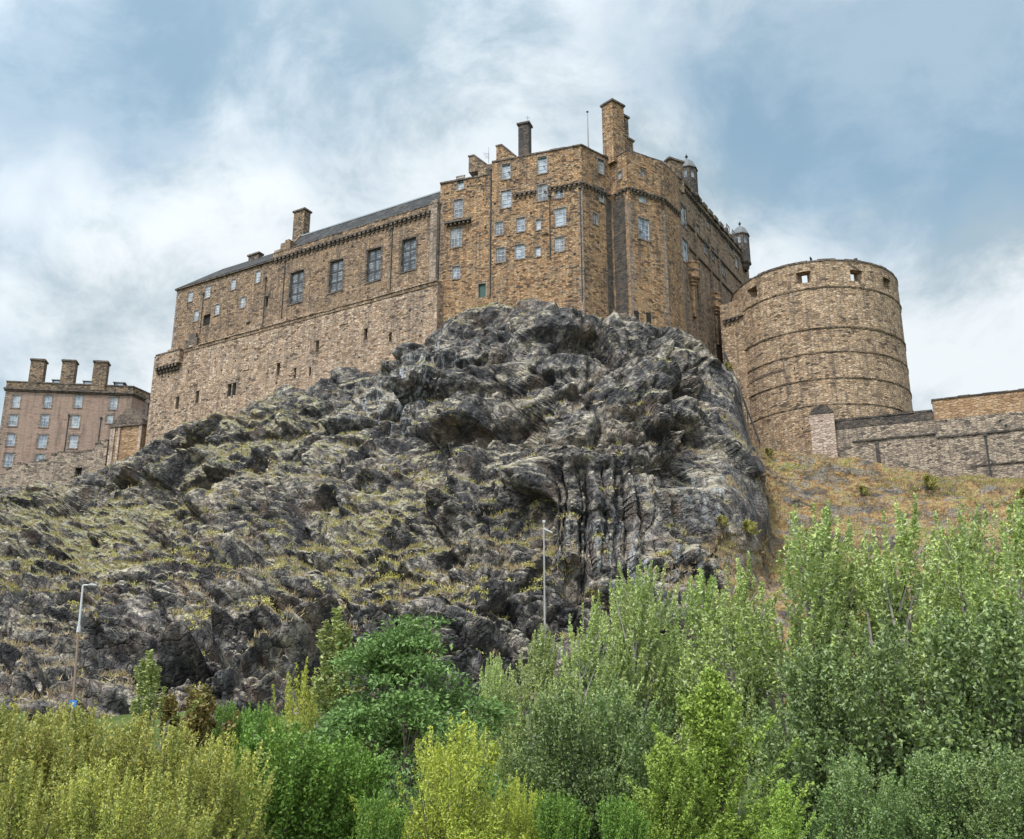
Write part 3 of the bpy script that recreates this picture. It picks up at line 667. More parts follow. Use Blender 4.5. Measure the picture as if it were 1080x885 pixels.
def build_range():
    t = thing('stone_range', 'lower stone range with small white windows and grey hipped roof at left end of castle', 'building')
    f = fB; L = f.L
    px = [(200.8, 313, 5, 10), (219, 308, 5.5, 12), (246, 300, 5, 11), (272, 292, 5, 12), (207, 333, 5, 11), (229, 326.5, 4.5, 11), (256, 319, 5, 11)]
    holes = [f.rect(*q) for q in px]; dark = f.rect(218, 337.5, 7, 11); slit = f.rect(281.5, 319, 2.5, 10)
    zt = ZH - .35
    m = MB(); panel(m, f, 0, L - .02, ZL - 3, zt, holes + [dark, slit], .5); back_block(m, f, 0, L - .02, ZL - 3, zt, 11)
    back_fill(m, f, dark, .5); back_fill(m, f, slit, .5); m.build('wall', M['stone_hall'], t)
    for h in holes: window(f, t, h, 2, 4, depth=.2, surround=.2)
    m = MB(); m.fbox(f, dark[0] + .1, dark[1] - .1, dark[2], dark[3] - .1, -.48, -.4); m.build('dark_fill', M['void'], t)  # black slab painting in the darkness inside the open hole
    m = MB(); m.fbox(f, -.35, L - .03, zt, zt + .3, -.5, .35); m.build('eaves_course', M['stone_dark'], t)
    zr = zt + 5.0; m = MB()
    m.quad(f.p(-.4, zt + .28, .4), f.p(L - .03, zt + .28, .4), f.p(L - .03, zr, -4.8), f.p(6.5, zr, -4.8))
    m.face([f.p(-.4, zt + .28, -10), f.p(-.4, zt + .28, .4), f.p(6.5, zr, -4.8)])
    m.quad(f.p(L - .03, zt + .28, -10), f.p(-.4, zt + .28, -10), f.p(6.5, zr, -4.8), f.p(L - .03, zr, -4.8)); m.build('roof', M['slate'], t)
    u, z = f.hit(248, 285); q = f.p(u, 0, -4.8); chimney(t, q[0], q[1], 2.6, 1.0, zr - .8, zr + 1.0, math.atan2(f.U.y, f.U.x), 'stone_dark')
    m = MB()
    for i in range(14): z = ZL + i * .95; e = .5 if i % 2 else .85; m.fbox(f, -.02, e, z, z + .93, -.3, .06)
    m.build('quoin', M['stone_quoin'], t)
    for x, y0, y1 in ((213, 310, 352), (279, 293, 345)): pipe(f, t, x, y0, y1, r=.07)
    for i, (x, y) in enumerate(((282, 312), (262, 340))):
        u, z = f.hit(x, y); strip(f, t, u - .5, u + .5, z - .15, z + .15, -.02, .25, 'stone_dark', 'ledge_stone')
    return t
build_range()

def build_curtain():
    t = thing('curtain_wall', 'tall pale rubble retaining wall with arrow slits below the great hall', 'wall')
    f = fC; L = f.L
    sl = [f.rect(*q) for q in ((187, 425, 3.4, 13), (208, 419, 3.4, 13), (293.5, 389.5, 3.4, 13), (311, 393.7, 2.6, 11), (334.6, 365.3, 3.4, 12), (385.7, 352.6, 3.6, 12), (411.7, 355.6, 2.8, 10), (327, 392, 2.2, 9), (273, 345, 3.4, 5), (239, 357, 3.2, 5))]
    arch = f.rect(244.5, 411, 9, 13)
    m = MB(); panel(m, f, 0, L, 38, ZL, sl + [arch], .9)
    for h in sl + [arch]: back_fill(m, f, h, .9)
    back_block(m, f, 0, L, 38, ZL, 8)
    m.face([f.p(0, ZL, 0), f.p(L, ZL, 0), f.p(L, ZL, -8), f.p(0, ZL, -8)]); m.build('wall', M['stone_curtain'], t)
    for h in sl:
        m = MB(); a, b, c, d = h
        m.quad(f.p(a, c, -.85), f.p(b, c, -.85), f.p(b, d, -.85), f.p(a, d, -.85)); w = m.build('arrow_slit', M['void'], t)
        m = MB(); m.fbox(f, a - .22, b + .22, d, d + .22, -.02, .04); m.fbox(f, a - .22, b + .22, c - .2, c, -.02, .05); m.build('slit_dressing', M['dressed'], w)
    # paired round-headed lights
    a, b, c, d = arch; m = MB(); m.fbox(f, a, b, c, d, -.6, -.5); w = m.build('arched_window', M['void'], t)
    m = MB(); mid = (a + b) / 2; m.fbox(f, mid - .12, mid + .12, c, d, -.5, .02)
    for s0, s1 in ((a, mid - .12), (mid + .12, b)):
        r = (s1 - s0) / 2; cx = (s0 + s1) / 2; zc = d - r; K = 8
        for sgn in (-1, 1):
            pts = [f.p(cx + sgn * r * math.cos(x * math.pi / 2 / K), zc + r * math.sin(x * math.pi / 2 / K), -.1) for x in range(K + 1)]
            m.face(([f.p(cx + sgn * r, d + .01, -.1)] + pts) if sgn < 0 else ([f.p(cx + sgn * r, d + .01, -.1)] + pts)[::-1])
    m.fbox(f, a - .35, a, c, d + .02, -.02, .06); m.fbox(f, b, b + .35, c, d + .02, -.02, .06); m.fbox(f, a - .35, b + .35, d + .02, d + .4, -.02, .062)
    m.build('window_dressing', M['dressed'], w)
    rough_coping(f, t, 0, L, ZL + .01, .35, -1.0, .22, 'stone_curtain', 'wall_head', 7, .5, 1.3)
    rough_coping(f, t, 3, L, ZL - .6, .28, -.2, .12, 'stone_hall', 'string_course', 9, .22, 1.0)
    # battered foot and low patches of older walling
    r = random.Random(4); m = MB()
    for i in range(26):
        u = r.uniform(6, L - 3); z = r.uniform(60, 74.5); w = r.uniform(.5, 1.8); h = r.uniform(.3, .7); m.fbox(f, u, u + w, z, z + h, -.05, r.uniform(.05, .16))
    m.build_each('projecting_stone', M['stone_curtain'], t)
    m = MB(); r2 = random.Random(14)
    for i in range(34):
        u = r2.uniform(3, L - 2); z = r2.uniform(62, 75.5); m.fbox(f, u, u + r2.uniform(.2, .45), z, z + r2.uniform(.2, .4), -.02, .012)
    m.build_each('putlog_hole', M['void'], t)
    # corner bartizan on big corbels
    u0, _ = f.hit(168, 385); u1, _ = f.hit(193, 378); zb = f.hit(182, 386)[1]
    m = MB(); m.fbox(f, u0, u1, zb, zb + 2.3, -2, .95); b = m.build('bartizan', M['stone_curtain'], t)
    m = MB(); u = u0
    while u < u1 - .3: m.fbox(f, u, u + .45, zb - .55, zb, -.02, .9); m.fbox(f, u, u + .45, zb - 1.1, zb - .55, -.02, .5); u += .85
    m.build('corbel', M['stone_dark'], b); rough_coping(f, b, u0 - .1, u1 + .1, zb + 2.31, .25, -2.1, 1.05, 'stone_dark', 'bartizan_coping', 2, .06)
    # rubble turret stub above the bartizan
    m = MB(); m.fbox(f, u1 - .5, u1 + 2.6, ZL, ZL + 2.1, -2.5, -.5); m.fbox(f, u1 + .3, u1 + 2.1, ZL + 2.09, ZL + 3.1, -2.3, -.6); m.build('turret_stub', M['stone_dark'], t)
    return t
build_curtain()

def build_ruin_stub():
    t = thing('ruined_wall', 'jagged end of ruined wall standing behind the left corner of the castle', 'wall')
    f = Fac((-74, 206), (-62, 198)); r = random.Random(3); m = MB(); u = 0
    tops = [(146, 449), (149, 439), (152, 430), (155, 421), (158, 415), (161, 413)]
    pts = [f.hit(x, y) for x, y in tops]
    for (ua, za), (ub, zb) in zip(pts[:-1], pts[1:]): m.fbox(f, ua, ub + .05, 52, zb - .2 + r.uniform(-.3, .3), -1.4, r.uniform(-.12, .12))
    m.fbox(f, pts[-1][0], pts[-1][0] + 5, 52, pts[-1][1] + .4, -1.4, .02)
    m.build('wall', M['stone_stain'], t)
    m = MB()
    for (ua, za) in pts[::2]: m.fbox(f, ua, ua + .6, za - 2.2, za - 1.7, -.1, .3)
    m.build_each('projecting_stone', M['stone_dark'], t)
build_ruin_stub()

def build_palace():
    t = thing('palace', 'tall ochre stone palace block with many white windows, stacks and canted tower above crag', 'palace')
    ZB = 56
    zW = ZP - 1.9
    west = [(485.7, 193.5, 7, 13), (483.4, 220, 9.5, 19), (481, 250.6, 11.5, 20), (481, 287.5, 8, 13)]
    main = [(533.8, 181, 9, 16), (572, 174, 9.5, 18), (533.8, 210, 10.5, 18), (572, 203, 10, 17), (590, 204.5, 9, 9), (526.5, 241, 8, 14), (549, 237, 9, 14.5), (567.8, 237, 5, 11),
            (591, 229, 11.5, 19), (528, 269, 9, 15), (548.3, 265.5, 10, 15), (567.3, 265.5, 5.5, 10), (590, 257.7, 10, 15)]
    side = [(634, 175.8, 6, 15), (634.7, 206, 6, 15), (628, 231, 5, 11)]
    cant = [(653.7, 185, 4, 8)]
    tow = [(678, 182.8, 4, 7), (677.8, 208.7, 8, 10.5), (679.3, 241.6, 11.5, 22)]
    east = [(721.3, 228, 6, 22), (722.8, 265, 6, 24), (744.5, 261.5, 4, 14), (747, 235, 3.2, 11), (754, 236, 3.6, 12), (761.5, 246, 3.6, 12), (771, 262, 3.4, 13), (763, 284, 3.4, 14), (777, 277, 3, 12), (737, 221, 3.6, 10), (736, 243, 3.4, 12), (752, 268, 3.2, 13), (768, 244, 2.6, 9), (774, 250, 2.6, 9)]
    door = fW.rect(508.6, 306.5, 7.5, 14)
    specs = ((fW, west, zW, 'stone_palace', [door]), (fM, main, ZP, 'stone_palace', []), (fS, side, ZP, 'stone_palace', []), (fT, cant, ZP, 'stone_palace', []), (fQ, tow, ZP, 'stone_palace', []), (fR, [], ZP, 'stone_palace', []), (fE, east, ZP + .3, 'stone_east', []))
    for f, wins, zt, mat, extra in specs:
        holes = [f.rect(*q) for q in wins]
        m = MB(); panel(m, f, 0, f.L, ZB, zt, holes + extra, .5)
        for h in extra: back_fill(m, f, h, .5)
        if f is fW: back_block(m, f, 0, f.L + .1, ZB, zt, 9)
        m.build('wall', M[mat], t)
        for (cx, cy, w, h), hole in zip(wins, holes):
            big = hole[3] - hole[2] > 1.9
            window(f, t, hole, 2 if w < 10.9 else 3, 4 if big else 2, depth=.26, pane=('pane_pale', 'pane_blue', 'pane_pale', 'pane_dark', 'pane_blue')[int(cx * 7 + cy * 3) % 5], surround=.2 if f is not fE else .14)
    a, b, c, d = door; m = MB(); m.fbox(fW, a, b, c, d, -.4, -.25); dd = m.build('door', M['green_paint'], t)
    m = MB(); 
    for i in range(1, 5): x = a + (b - a) * i / 5; m.fbox(fW, x - .02, x + .02, c, d, -.25, -.235)
    m.build('door_board', M['iron'], dd)
    m = MB(); m.fbox(fW, a - .3, a, c, d + .02, -.1, .06); m.fbox(fW, b, b + .3, c, d + .02, -.1, .06); m.fbox(fW, a - .3, b + .3, d + .02, d + .4, -.1, .07); m.build('door_surround', M['dressed'], dd)
    # flat lead roofs behind the parapets and hidden rear walls
    back = [P9, (30, 200), (0, 178), (-6, 168)]
    m = MB(); ring = [P3, P4, P5, P6, P7, P8, P9, (30, 200), (0, 178), (-4.5, 160)]
    m.face([(x, y, ZP - .9) for x, y in ring]); rf = m.build('roof', M['lead'], t)
    m = MB(); rr = [P9, (30, 200), (0, 178), (-4.5, 160), P3]
    for p, q in zip(rr[:-1], rr[1:]): m.quad((p[0], p[1], ZB), (q[0], q[1], ZB), (q[0], q[1], ZP), (p[0], p[1], ZP))
    m.build('rear_wall', M['stone_palace_dark'], t)
    m = MB(); m.face([fW.p(0, zW - .3, 0), fW.p(fW.L, zW - .3, 0), fW.p(fW.L, zW - .3, -9), fW.p(0, zW - .3, -9)]); m.build('west_roof', M['lead'], t)
    # copings: dark weathered wall heads
    for i, (f, wins, zt, mat, e) in enumerate(specs):
        rough_coping(f, t, -.05 if f is not fT else .3, f.L + .05, zt + .004, .28, -.62, .14, 'stone_dark', 'wall_coping', 20 + i, .06, 1.4)
    # step of masonry where the west block rises to the main block
    strip(fW, t, fW.L - 2.6, fW.L - .02, zW + .29, ZP + .12, -2.4, .03, 'stone_palace_dark', 'raised_wall')
    # corbel tables carrying the proud upper walls
    def zc(f, px, py): return f.hit(px, py)[1]
    zcor = zc(fM, 600, 196)
    u0 = fM.hit(541, 208)[0]; ua = fM.hit(566, 203)[0]; ub = fM.hit(578, 200)[0]
    corbels(fM, t, u0, ua, zcor, .8, .38, .34, .65); corbels(fM, t, ub, fM.L, zcor + .004, .8, .38, .36, .65)
    corbels(fS, t, 0, fS.L - .4, zcor, .8, .38, .3, .6); corbels(fT, t, .3, fT.L, zcor, .8, .38, .3, .6); corbels(fQ, t, 0, fQ.L, zcor + .003, .7, .36, .36, .6); corbels(fR, t, 0, fR.L, zcor, .8, .38, .32, .6)
    for f, n in ((fQ, .17), (fR, .15)):                               # proud walling of the tower head
        m = MB(); hs = [f.rect(*q) for q in (tow[:1] if f is fQ else [])]
        hs = [(a - .25, b + .25, c - .22, d + .32) for a, b, c, d in hs]
        panel(m, f, 0, f.L, zcor + .205, ZP - .001, hs, .2, n=n); m.build('tower_head', M['stone_palace'], t)
    # dark stained angle between main block and canted tower, quoins at the corner
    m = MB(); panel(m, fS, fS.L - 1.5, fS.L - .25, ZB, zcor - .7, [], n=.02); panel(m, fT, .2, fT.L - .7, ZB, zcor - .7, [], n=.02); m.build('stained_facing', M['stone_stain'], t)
    m = MB()
    for i in range(44):
        z = 66 + i * .52; e = .4 if i % 2 else .7
        if z < zcor - .8: m.fbox(fM, fM.L - e, fM.L + .03, z, z + .5, -.3, .03)
    m.build('quoin', M['stone_quoin'], t)
    for f, s in ((fQ, 0), (fQ, 1), (fE, 0)):
        m = MB()
        for i in range(44):
            z = 63 + i * .56; e = .45 if i % 2 else .75
            if z < zcor - .8: m.fbox(f, -.03 if s == 0 else f.L - e, e if s == 0 else f.L + .03, z, z + .54, -.3, .03)
        m.build('tower_quoin', M['dressed'], t)
    m = MB()
    for i in range(50):
        z = 66 + i * .5; e = .35 if i % 2 else .6
        if z < zW - .5: m.fbox(fW, -.02, e, z, z + .48, -.2, .05)
    m.build('west_quoin', M['stone_quoin'], t)
    # balcony beam on the west block, ledges, pipes
    u0 = fW.hit(470, 238)[0]; u1 = fW.hit(497, 232)[0]; z = fW.hit(481, 235)[1]
    m = MB(); m.fbox(fW, u0, u1, z - .18, z + .18, 0, .75); 
    for k in range(6): u = u0 + .3 + (u1 - u0 - .8) * k / 5; m.fbox(fW, u, u + .25, z - .6, z - .18, 0, .6)
    m.build('balcony_beam', M['stone_dark'], t)
    for f, x, y0, y1 in ((fW, 517.5, 178, 312), (fM, 580, 205, 273), (fM, 613, 197, 318), (fW, 463.5, 215, 300)): pipe(f, t, x, y0, y1)
    u, z = fM.hit(575, 247); strip(fM, t, u - .6, u + .5, z - .1, z + .1, 0, .25, 'stone_dark', 'ledge_stone')
    r = random.Random(8); m = MB()                                    # scattered projecting stones and empty beam holes
    for f in (fW, fM, fM, fQ, fE, fE):
        for k in range(9):
            u = r.uniform(.6, f.L - 1); z = r.uniform(70, 94); w = r.uniform(.3, .8); m.fbox(f, u, u + w, z, z + r.uniform(.15, .3), -.02, r.uniform(.06, .14))
    m.build_each('projecting_stone', M['stone_palace_dark'], t)
    m = MB()
    for k in range(3): u, z = fM.hit(546 + k * 7, 204.5 - k * 1.4); m.fbox(fM, u - .25, u + .25, z - .35, z + .25, -.02, .012)
    for x, y in ((616, 285), (616, 293), (606, 268), (560, 225), (512, 240), (522, 215)):
        u, z = fM.hit(x, y); m.fbox(fM, u - .2, u + .2, z - .2, z + .2, -.02, .012)
    m.build_each('beam_hole', M['void'], t)
    # blackened patches under roofs: staggered dark stones
    r = random.Random(18); m = MB()
    for x, y, n in ((506, 186, 26), (512, 200, 20), (576, 190, 14), (540, 190, 10), (600, 175, 12), (494, 198, 10)):
        f = fW if x < 519 else fM; uc, zc_ = f.hit(x, y)
        for k in range(n):
            u = uc + r.gauss(0, .8); z = zc_ + r.gauss(0, 1.1)
            if u > f.L - .6 or z > (zW if f is fW else ZP) - .3: continue
            w = r.uniform(.2, .5); m.fbox(f, u, u + w, z, z + r.uniform(.15, .3), -.02, r.uniform(.02, .06))
    m.build_each('blackened_stone', M['stone_stain'], t)
    # east front: battlements, ranked ledges, oriels on corbelled shafts
    f = fE; m = MB(); u = .9
    while u < f.L - 1.5: m.fbox(f, u, u + 1.7, ZP + .3, ZP + 1.15, -.5, .3); u += 2.7
    m.build('battlement', M['stone_dark'], t)
    corbels(f, t, 2.6, f.L, ZP - .9, .9, .4, .3, .5)
    for z in (89.4, 85.0): strip(f, t, 3.2, f.L, z, z + .3, -.02, .28, 'stone_dark', 'string_course')
    for x, y0, y1, w in ((734, 215, 330, .35), (749, 228, 340, .3), (758, 240, 330, .3)):
        u = f.hit(x, (y0 + y1) / 2)[0]; m = MB(); m.fbox(f, u - w, u + w, 66, 92, -.02, .3); m.build('buttress_strip', M['stone_palace_dark'], t)
    for x, y, rad, hh in ((728.6, 288, 1.35, 2.6), (752.5, 319, 1.3, 2.0)):
        u, z = f.hit(x, y); q = f.p(u, 0, .15); m = MB()
        m.lathe(q[0], q[1], [(.45, z - 8), (.5, z - 2.6), (.75, z - 2.4), (.75, z - 2.1), (1.0, z - 1.9), (1.0, z - 1.6), (rad, z - 1.3), (rad, z + hh / 2), (rad + .12, z + hh / 2 + .02), (rad + .12, z + hh / 2 + .25), (0, z + hh / 2 + .26)], 14)
        o = m.build('oriel', M['stone_palace'], t)
        m = MB(); m.lathe(q[0], q[1], [(1.08, z - 1.59), (1.08, z - 1.36)], 14); m.lathe(q[0], q[1], [(rad + .07, z - .1), (rad + .07, z + .15)], 14); m.build('oriel_moulding', M['stone_dark'], o)
    # arched openings low in the tower
    for x, y in ((671, 331), (684, 333)):
        u, z = fQ.hit(x, y); m = MB(); m.fbox(fQ, u - .45, u + .45, z - 1.2, z + .5, -.02, .03); m.build('low_opening', M['void'], t)
    # stacks and gables along the skyline, dated by where they rise behind the wall head
    am = math.atan2(fM.U.y, fM.U.x)
    def stack(px, pyt, Y, w, d, mat='stone_palace_dark', ang=am, z0=ZP - 1):
        q = at(px, pyt, Y); return chimney(t, q.x, q.y, w, d, z0, q.z, ang, mat)
    stack(553.5, 131, 157.5, 1.8, 1.5, 'stone_stain')
    stack(646, 110.5, 154.6, 2.7, 2.4, 'stone_palace', .72)
    stack(656.5, 123.5, 156.3, 1.1, 1.5, 'stone_palace_dark', .72)
    stack(661, 148, 157, 1.3, 1.6, 'stone_palace_dark', .72)
    def gable(px, py, Y, w, d, h, mat):
        q = at(px, py, Y); f = Fac((q.x - w / 2 * math.cos(am), q.y - w / 2 * math.sin(am)), (q.x + w / 2 * math.cos(am), q.y + w / 2 * math.sin(am)))
        m = MB(); z = q.z; a = w * .28
        fr = [(0, z - h), (w, z - h), (w, z - h * .78), (a, z), (0, z)]
        m.face([f.p(u, zz, 0) for u, zz in fr]); m.face([f.p(u, zz, -d) for u, zz in reversed(fr)])
        for (ua, za), (ub, zb) in zip(fr, fr[1:] + fr[:1]): m.quad(f.p(ua, za, 0), f.p(ua, za, -d), f.p(ub, zb, -d), f.p(ub, zb, 0))
        g = m.build('gable', M[mat], t)
        m = MB(); m.fbox(f, -.12, a + .1, z, z + .22, -d - .1, .12); m.tube([f.p(a, z + .1, -.1), f.p(w, z - h * .78 + .1, -.1)], .2, 6); m.build('gable_coping', M['stone_dark'], g)
    gable(504, 163.5, 160.5, 3.3, 2.4, 3.0, 'stone_palace_dark'); gable(533.5, 152.5, 158, 3.4, 3, 3.4, 'stone_palace')
    q = at(711, 169, 161); chimney(t, q.x, q.y, 2.8, 1.1, ZP - 2, q.z, .5, 'stone_palace_dark')
    # octagonal cap turrets at both ends of the east front
    for px, pyb, pyt, Y, R, H in ((733, 207, 163, 164, 1.72, 3.7), (783.5, 268, 234, 189, 1.6, 3.6)):
        uu_, _ = fE.hit(px, pyb); b = Vector(fE.p(uu_, 0, -1.15 if px < 750 else -.2)); top = at(px, pyt, b.y).z; Y = b.y; zb = ZP + .9 if px < 750 else ZP - 1.6; zs = zb + H
        if px < 750: zs = at(px, 181, Y).z; 
        else: zs = at(px, 250, Y).z
        m = MB(); m.lathe(b.x, b.y, ([(.3, zb - 3.4), (R * .7, zb - 2.2), (R * .75, zb - 1.6), (R + .05, zb - .9), (R + .3, zb - .8), (R + .3, zb - .3), (R + .1, zb)] if px < 750 else [(R * .5, zb - 1.8), (R * .8, zb - 1.2), (R * .8, zb - .8), (R + .1, zb - .4), (R + .1, zb)]) + [(R, zb + .01), (R, zs), (R + .16, zs + .02), (R + .16, zs + .22), (0, zs + .23)], 8); o = m.build('turret', M['stone_stain'], t)
        h = top - zs; m = MB(); m.lathe(b.x, b.y, [(R + .1, zs + .24), (R * .95, zs + .22 * h), (R * .72, zs + .45 * h), (R * .4, zs + .62 * h), (.18, zs + .70 * h), (0, zs + .71 * h)], 8); cp = m.build('turret_cap', M['lead_pale'], o)
        m = MB(); m.lathe(b.x, b.y, [(.12, zs + .69 * h), (.12, zs + .8 * h), (.32, zs + .86 * h), (.12, zs + .92 * h), (.1, zs + h), (0, zs + h + .01)], 8); m.build('finial', M['iron'], cp)
        for ang in (-math.pi / 2 - .39, -math.pi / 2 + .39, -math.pi / 2 - 1.18):
            n = Vector((math.cos(ang), math.sin(ang))); uu = Vector((-n.y, n.x)); c = Vector((b.x, b.y)) + n * (R * .924)
            zz = zs - H * .42; fx = Fac(c - uu * .5, c + uu * .5) if True else None
            if fx.N.dot(n) < 0: fx = Fac(c + uu * .5, c - uu * .5)
            m = MB(); m.fbox(fx, .22, .78, zz - .5, zz + .6, -.05, .05); m.fbox(fx, .15, .85, zz + .601, zz + .75, -.05, .09); m.build('turret_window', M['pane_dark'], o)
    return t
build_palace()

def rod(name, label, cat, px, py0, py1, Y, r, mat, parts=None):
    t = thing(name, label, cat); a = at(px, py0, Y); b = at(px, py1, Y); m = MB(); x, y = b.x, b.y
    m.tube([(x, y, a.z), (x, y, (a.z + b.z) / 2), (x, y, b.z)], [r, r * .85, r * .6], 8); m.build('pole', M[mat], t)
    return t, Vector((x, y, b.z))
t, q = rod('flagpole', 'bare grey flagpole without flag on palace roof beside biggest chimney', 'flagpole', 619.5, 158, 119, 158, .13, 'pole_grey')
m = MB(); m.lathe(q.x, q.y, [(.05, q.z), (.2, q.z + .12), (.2, q.z + .25), (0, q.z + .4)], 8); m.build('truck', M['iron'], t)
t, q = rod('aerial', 'thin metal aerial rising from tall dark chimney on palace roof', 'aerial', 556.5, 133, 122, 157.5, .035, 'iron')
m = MB(); m.tube([(q.x - .35, q.y, q.z - .4), (q.x + .35, q.y, q.z - .4)], .025, 5); m.build('aerial_bar', M['iron'], t)
t, q = rod('aerial', 'small branched aerial on palace roof between the two stepped gables', 'aerial', 515.5, 172, 155, 160.5, .035, 'iron')
m = MB()
for k in range(4): m.tube([(q.x - .9 + k * .1, q.y, q.z - 1.2 - k * .3), (q.x + .1, q.y, q.z - 1.3 - k * .3)], .025, 5)
m.build('aerial_bar', M['iron'], t)

def build_tower():
    t = thing('round_tower', 'great round stone battery tower with dark string courses and gun openings', 'tower')
    cx, cy, R = 51.3, 170.0, 13.7; seg = 96
    zt = 79.55; zp = 75.0; zb = 40
    def pt(th, z, r): return (cx + r * math.cos(th), cy + r * math.sin(th), z)
    base = math.atan2(-cy, -cx)                                        # towards the camera
    holes = []
    for px, py, w in ((793, 297, 15), (847.5, 291.5, 15), (904, 297, 14), (936, 309, 9), (700, 300, 15)):
        best = min(range(-900, 901), key=lambda k: abs((lambda q: 540 + FPX * q.x / (q.y * CP + (q.z - EYE) * SP) - px)(Vector(pt(base + k * .0017, zp + 2.2, R)))))
        holes.append(base + best * .0017)
    holes += [base + 2.2, base + 2.7, base + 3.3, base + 3.9]
    def arcpanel(m, r, z0, z1, t0, t1, inward=False):
        n = max(1, int(abs(t1 - t0) / (2 * math.pi / seg) + .5))
        for i in range(n):
            a, b = t0 + (t1 - t0) * i / n, t0 + (t1 - t0) * (i + 1) / n
            q = [pt(a, z0, r), pt(b, z0, r), pt(b, z1, r), pt(a, z1, r)]; uv = [(a * R, z0), (b * R, z0), (b * R, z1), (a * R, z1)]
            m.face(q[::-1] if inward else q, uv[::-1] if inward else uv)
    m = MB(); arcpanel(m, R, zb, zp, 0, 2 * math.pi); m.build('wall', M['stone_tower'], t)
    # parapet ring pierced by splayed gun openings
    m = MB(); hw = .085; Ri = R - 1.6; hs = sorted((h % (2 * math.pi)) for h in holes); z0, z1 = zp + 1.15, zp + 3.1; hi = .034
    ed = [0.0]
    for h in hs: ed += [h - hw, h + hw]
    ed.append(2 * math.pi)
    for r, inw in ((R, False), (Ri, True)):
        arcpanel(m, r, zp, z0, 0, 2 * math.pi, inw); arcpanel(m, r, z1, zt, 0, 2 * math.pi, inw)
        ee = ed if not inw else [e + ((hw - hi) if 0 < k < len(ed) - 1 and k % 2 else (-(hw - hi) if 0 < k < len(ed) - 1 else 0)) for k, e in enumerate(ed)]
        for i in range(0, len(ee), 2): arcpanel(m, r, z0, z1, ee[i], ee[i + 1], inw)
    for h in hs:
        a, b = h - hw, h + hw; c, e = h - hi, h + hi
        m.quad(pt(a, z0, R), pt(a, z1, R), pt(c, z1, Ri), pt(c, z0, Ri)); m.quad(pt(e, z0, Ri), pt(e, z1, Ri), pt(b, z1, R), pt(b, z0, R))
        m.quad(pt(a, z0, R), pt(c, z0, Ri), pt(e, z0, Ri), pt(b, z0, R)); m.quad(pt(c, z1, Ri), pt(a, z1, R), pt(b, z1, R), pt(e, z1, Ri))
    m.build('parapet', M['stone_tower'], t)
    m = MB(); r = random.Random(2); n = 60                              # coping stones
    for i in range(n):
        a, b = 2 * math.pi * i / n, 2 * math.pi * (i + 1) / n - .004; h = zt + .3 + r.uniform(-.14, .10)
        p8 = [pt(a, zt + .003, R + .1), pt(b, zt + .003, R + .1), pt(b, zt + .003, Ri - .1), pt(a, zt + .003, Ri - .1)]
        m.hexa(p8 + [(x, y, h) for x, y, _ in p8])
    m.build('coping', M['stone_dark'], t)
    m = MB(); m.face([pt(2 * math.pi * i / 48, zp - .3, R - .3) for i in range(48)]); m.build('platform', M['stone_dark'], t)
    for k, (py, hh, out) in enumerate(((304.5, .30, .20), (347, .32, .22), (372.5, .25, .17), (400, .28, .19), (427.5, .25, .16))):
        z = at(855, py, 156.9).z; m = MB(); rr = random.Random(40 + k); a = 0.0
        while a < 2 * math.pi - .02:
            e = min(2 * math.pi, a + rr.uniform(.05, .11)); o2 = out * rr.uniform(.45, 1.1); za, zb_ = z - hh / 2 + rr.uniform(-.06, .06), z + hh / 2 + rr.uniform(-.05, .05)
            if True:
                p8 = [pt(a, za + .1, R + o2 * .6), pt(e - .003, za + .1, R + o2 * .6), pt(e - .003, za, R - .08), pt(a, za, R - .08), pt(a, zb_, R + o2), pt(e - .003, zb_, R + o2), pt(e - .003, zb_ + .08, R - .08), pt(a, zb_ + .08, R - .08)]
                m.hexa(p8)
            a = e
        m.build('string_course', M['stone_palace_dark'], t)
    z = at(775, 391, 160).z; m = MB()
    for i in range(8): a = base - .95 + i * .07; arcpanel(m, R + .16, z - .12, z + .12, a, a + .07)
    m.build('short_ledge', M['stone_dark'], t)
    r = random.Random(6); m = MB()
    for i in range(46):
        a = base + r.uniform(-1.4, 1.4); z = r.uniform(50, 74.5); w = r.uniform(.008, .016); e = R + .015; h = r.uniform(.18, .34)
        p8 = [pt(a, z, e), pt(a + w, z, e), pt(a + w, z, e - .1), pt(a, z, e - .1)]; m.hexa(p8 + [(x, y, z + h) for x, y, _ in p8])
    m.build_each('putlog_hole', M['void'], t)
    # angle block where the battery meets the palace
    f = Fac((35.0, 168.7), (38.4, 165.7)); m = MB(); panel(m, f, 0, f.L, 44, zt - 2.2, [], n=0); back_block(m, f, 0, f.L, 44, zt - 2.2, 4); m.face([f.p(0, zt - 2.2, 0), f.p(f.L, zt - 2.2, 0), f.p(f.L, zt - 2.2, -4), f.p(0, zt - 2.2, -4)])
    m.build('angle_wall', M['stone_tower'], t); corbels(f, t, .5, f.L - .2, zp - .8, .8, .4, .4, .8)
    return t, pt, base, zt
_, TPT, TBASE, TZT = build_tower()
t = thing('signal_gun', 'small dark gun post standing on top of round tower parapet', 'gun'); a = TBASE + .02; q = TPT(a, TZT + .3, 12.8)
m = MB(); m.lathe(q[0], q[1], [(.28, q[2]), (.28, q[2] + .12), (.16, q[2] + .14), (.16, q[2] + .8), (0, q[2] + .82)], 8); m.build('post', M['iron'], t)
m = MB(); m.tube([(q[0] - .2, q[1] - .3, q[2] + .85), (q[0] + .1, q[1] + .5, q[2] + .8)], [.12, .16], 8); m.build('barrel', M['iron'], t)
